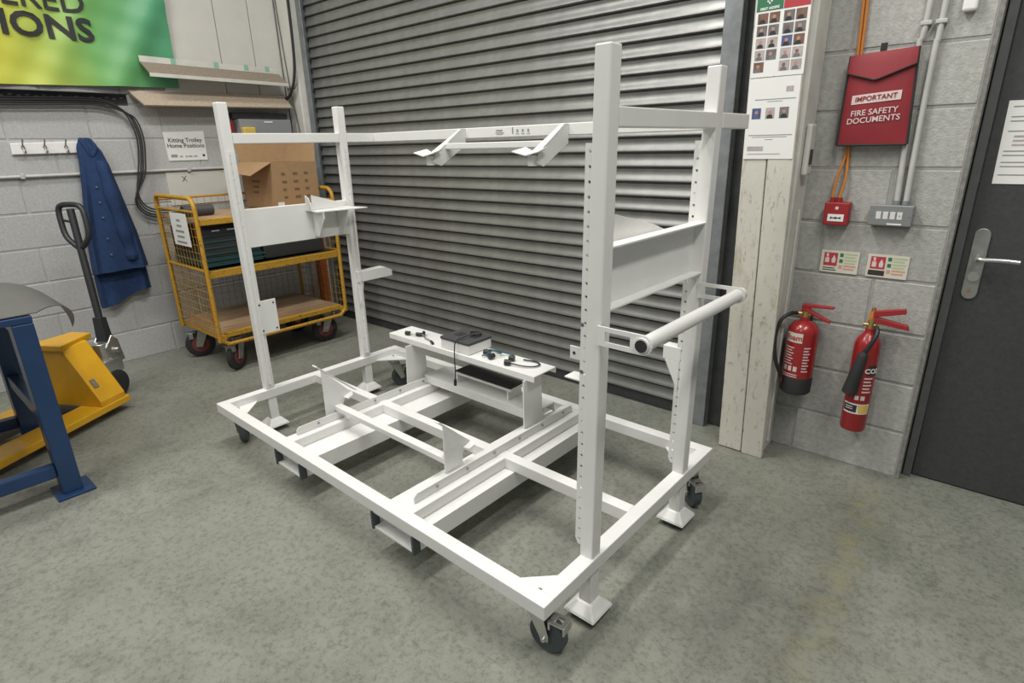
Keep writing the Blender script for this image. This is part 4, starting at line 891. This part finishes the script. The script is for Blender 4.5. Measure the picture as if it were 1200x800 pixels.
for k in range(2): arc_patch(c2, R2+.0015, B-.95, B-.35, .335+k*.01, .339+k*.01, 'pinkink', ce, 'text_line')
# small sensor
MB().box(4.548, 4.592, -.03, -.001, 1.888, 1.96).thing('wall_sensor', 'paper', 'small white plastic sensor high on the bare block wall', 'sensor', bevel=.008)
# door handset on the column side
hs = empty('wall_handset', (4.13, -.1, 1.32), 'cream plastic handset unit on the side of the boarded column', 'handset')
MB().box(4.114, 4.138, -.135, -.07, 1.325, 1.53).part('handset_body', 'panel', hs, .008)
MB().box(4.138, 4.142, -.125, -.09, 1.37, 1.43).part('grip_recess', 'darkgalv', hs, .001)
# posters on the boards
def board_y(): return -.2005
def poster(x0, x1, z0, z1, lean, name, label):
    e = empty(name, ((x0+x1)/2, -.2, z0), label, 'poster')
    k = lean/(z1-z0)
    def at(x, z): return (x0+x-(z-z0)*k, z)
    def quad(a, b, c, d, y, m, nm, th=.0006):
        p = [at(a, c), at(b, c), at(b, d), at(a, d)]
        return MB().prism([(q[0], y, q[1]) for q in p], (0, -th, 0)).part(nm, m, e)
    return e, quad
e, q = poster(3.887, 4.093, 1.715, 2.08, .004, 'photo_poster', 'laminated first aiders poster with rows of small portraits')
q(0, .206, 1.715, 2.08, -.2005, 'paper', 'sheet', .001)
q(.002, .104, 1.957, 2.078, -.2016, 'greenink', 'heading_band'); q(.106, .204, 1.957, 2.078, -.2016, 'redink', 'heading_band')
text_mb('FIRST AIDERS', .0125, (3.937,-.2023,1.962), (1,0,.03), (0,0,1), (0,-1,0), 'CENTER', .0002, .0004).part('lettering', 'whiteink', e)
MB().box(3.925, 3.945, -.2028, -.2022, 1.988, 1.994).box(3.932, 3.938, -.2028, -.2022, 1.981, 2.001).part('cross_mark', 'whiteink', e)
pm_ = [['photo1','photo1','photo2','photo1'],['photo2','photo2','photo2','photo2'],['photo4','photo4','photo3','photo1'],['photo4','photo2','photo4','photo4'],['photo1',None,'photo4','photo4']]
for r in range(5):
    for c in range(4):
        if not pm_[r][c]: continue
        a = .010+c*.045+(.010 if c > 1 else 0); b = 1.912-r*.0445
        f = q(a, a+.040, b, b+.038, -.2016, pm_[r][c], 'portrait')
        x_, z_ = 3.887+a+.018-(b-1.715)*.011, b
        MB().prism([(x_-.013,-.2022,z_+.001),(x_+.013,-.2022,z_+.001),(x_+.010,-.2022,z_+.012),(x_,-.2022,z_+.016),(x_-.010,-.2022,z_+.012)], (0,-.0004,0)).part('shoulders', 'ink' if r < 3 else 'photo2', f)
        MB().cyl((x_,-.2022,z_+.022), (x_,-.2027,z_+.022), .0068, 12).part('head', 'skin' if (r+c) % 3 else 'photo1', f)
e, q = poster(3.892, 4.094, 1.395, 1.712, .006, 'notice_poster', 'white notice with three small portraits below the first aiders poster')
q(0, .202, 1.395, 1.712, -.2005, 'paper', 'sheet', .001)
q(.03, .19, 1.628, 1.631, -.2016, 'greyink', 'text_line'); q(.08, .14, 1.620, 1.622, -.2016, 'greyink', 'text_line')
for k, m_ in enumerate(('photo3', 'photo4', 'photo2')):
    a = .022+k*.055; f = q(a, a+.036, 1.555, 1.597, -.2016, m_, 'portrait'); x_ = 3.892+a+.018-.17*.02; z_ = 1.555
    MB().prism([(x_-.013,-.2022,z_+.001),(x_+.013,-.2022,z_+.001),(x_+.010,-.2022,z_+.013),(x_,-.2022,z_+.017),(x_-.010,-.2022,z_+.013)], (0,-.0004,0)).part('shoulders', 'photo3' if k == 0 else 'ink', f)
    MB().cyl((x_,-.2022,z_+.025), (x_,-.2027,z_+.025), .007, 12).part('head', 'skin', f)
q(.015, .19, 1.489, 1.492, -.2016, 'greyink', 'text_line'); q(.03, .17, 1.482, 1.484, -.2016, 'greyink', 'text_line'); q(.085, .115, 1.472, 1.474, -.2016, 'greyink', 'text_line')
q(.014, .08, 1.428, 1.446, -.2016, 'photo4', 'printed_mark'); q(.014, .15, 1.414, 1.417, -.2016, 'photo4', 'text_line'); q(.150, .178, 1.655, 1.675, -.2016, 'photo4', 'printed_mark')
# notice on the door
dn = empty('door_notice', (4.84, .083, 1.29), 'white printed notice taped to the dark door', 'notice')
MB().hexa([(4.744,.082,1.294),(4.95,.082,1.294),(4.95,.0845,1.294),(4.744,.0845,1.294)], [(4.738,.082,1.588),(4.95,.082,1.588),(4.95,.0845,1.588),(4.738,.0845,1.588)]).part('sheet', 'paper', dn)
for k, (z, b) in enumerate(((1.565,4.93),(1.53,4.82),(1.515,4.93),(1.48,4.80),(1.41,4.82),(1.395,4.92),(1.37,4.93),(1.355,4.9),(1.325,4.85))): MB().box(4.755, b, .0812, .082, z, z+.004).part('text_line', 'greyink', dn)
for z in (1.43, 1.445, 1.46): MB().box(4.775, 4.93, .0812, .082, z, z+.007).part('text_line', 'photo4', dn)
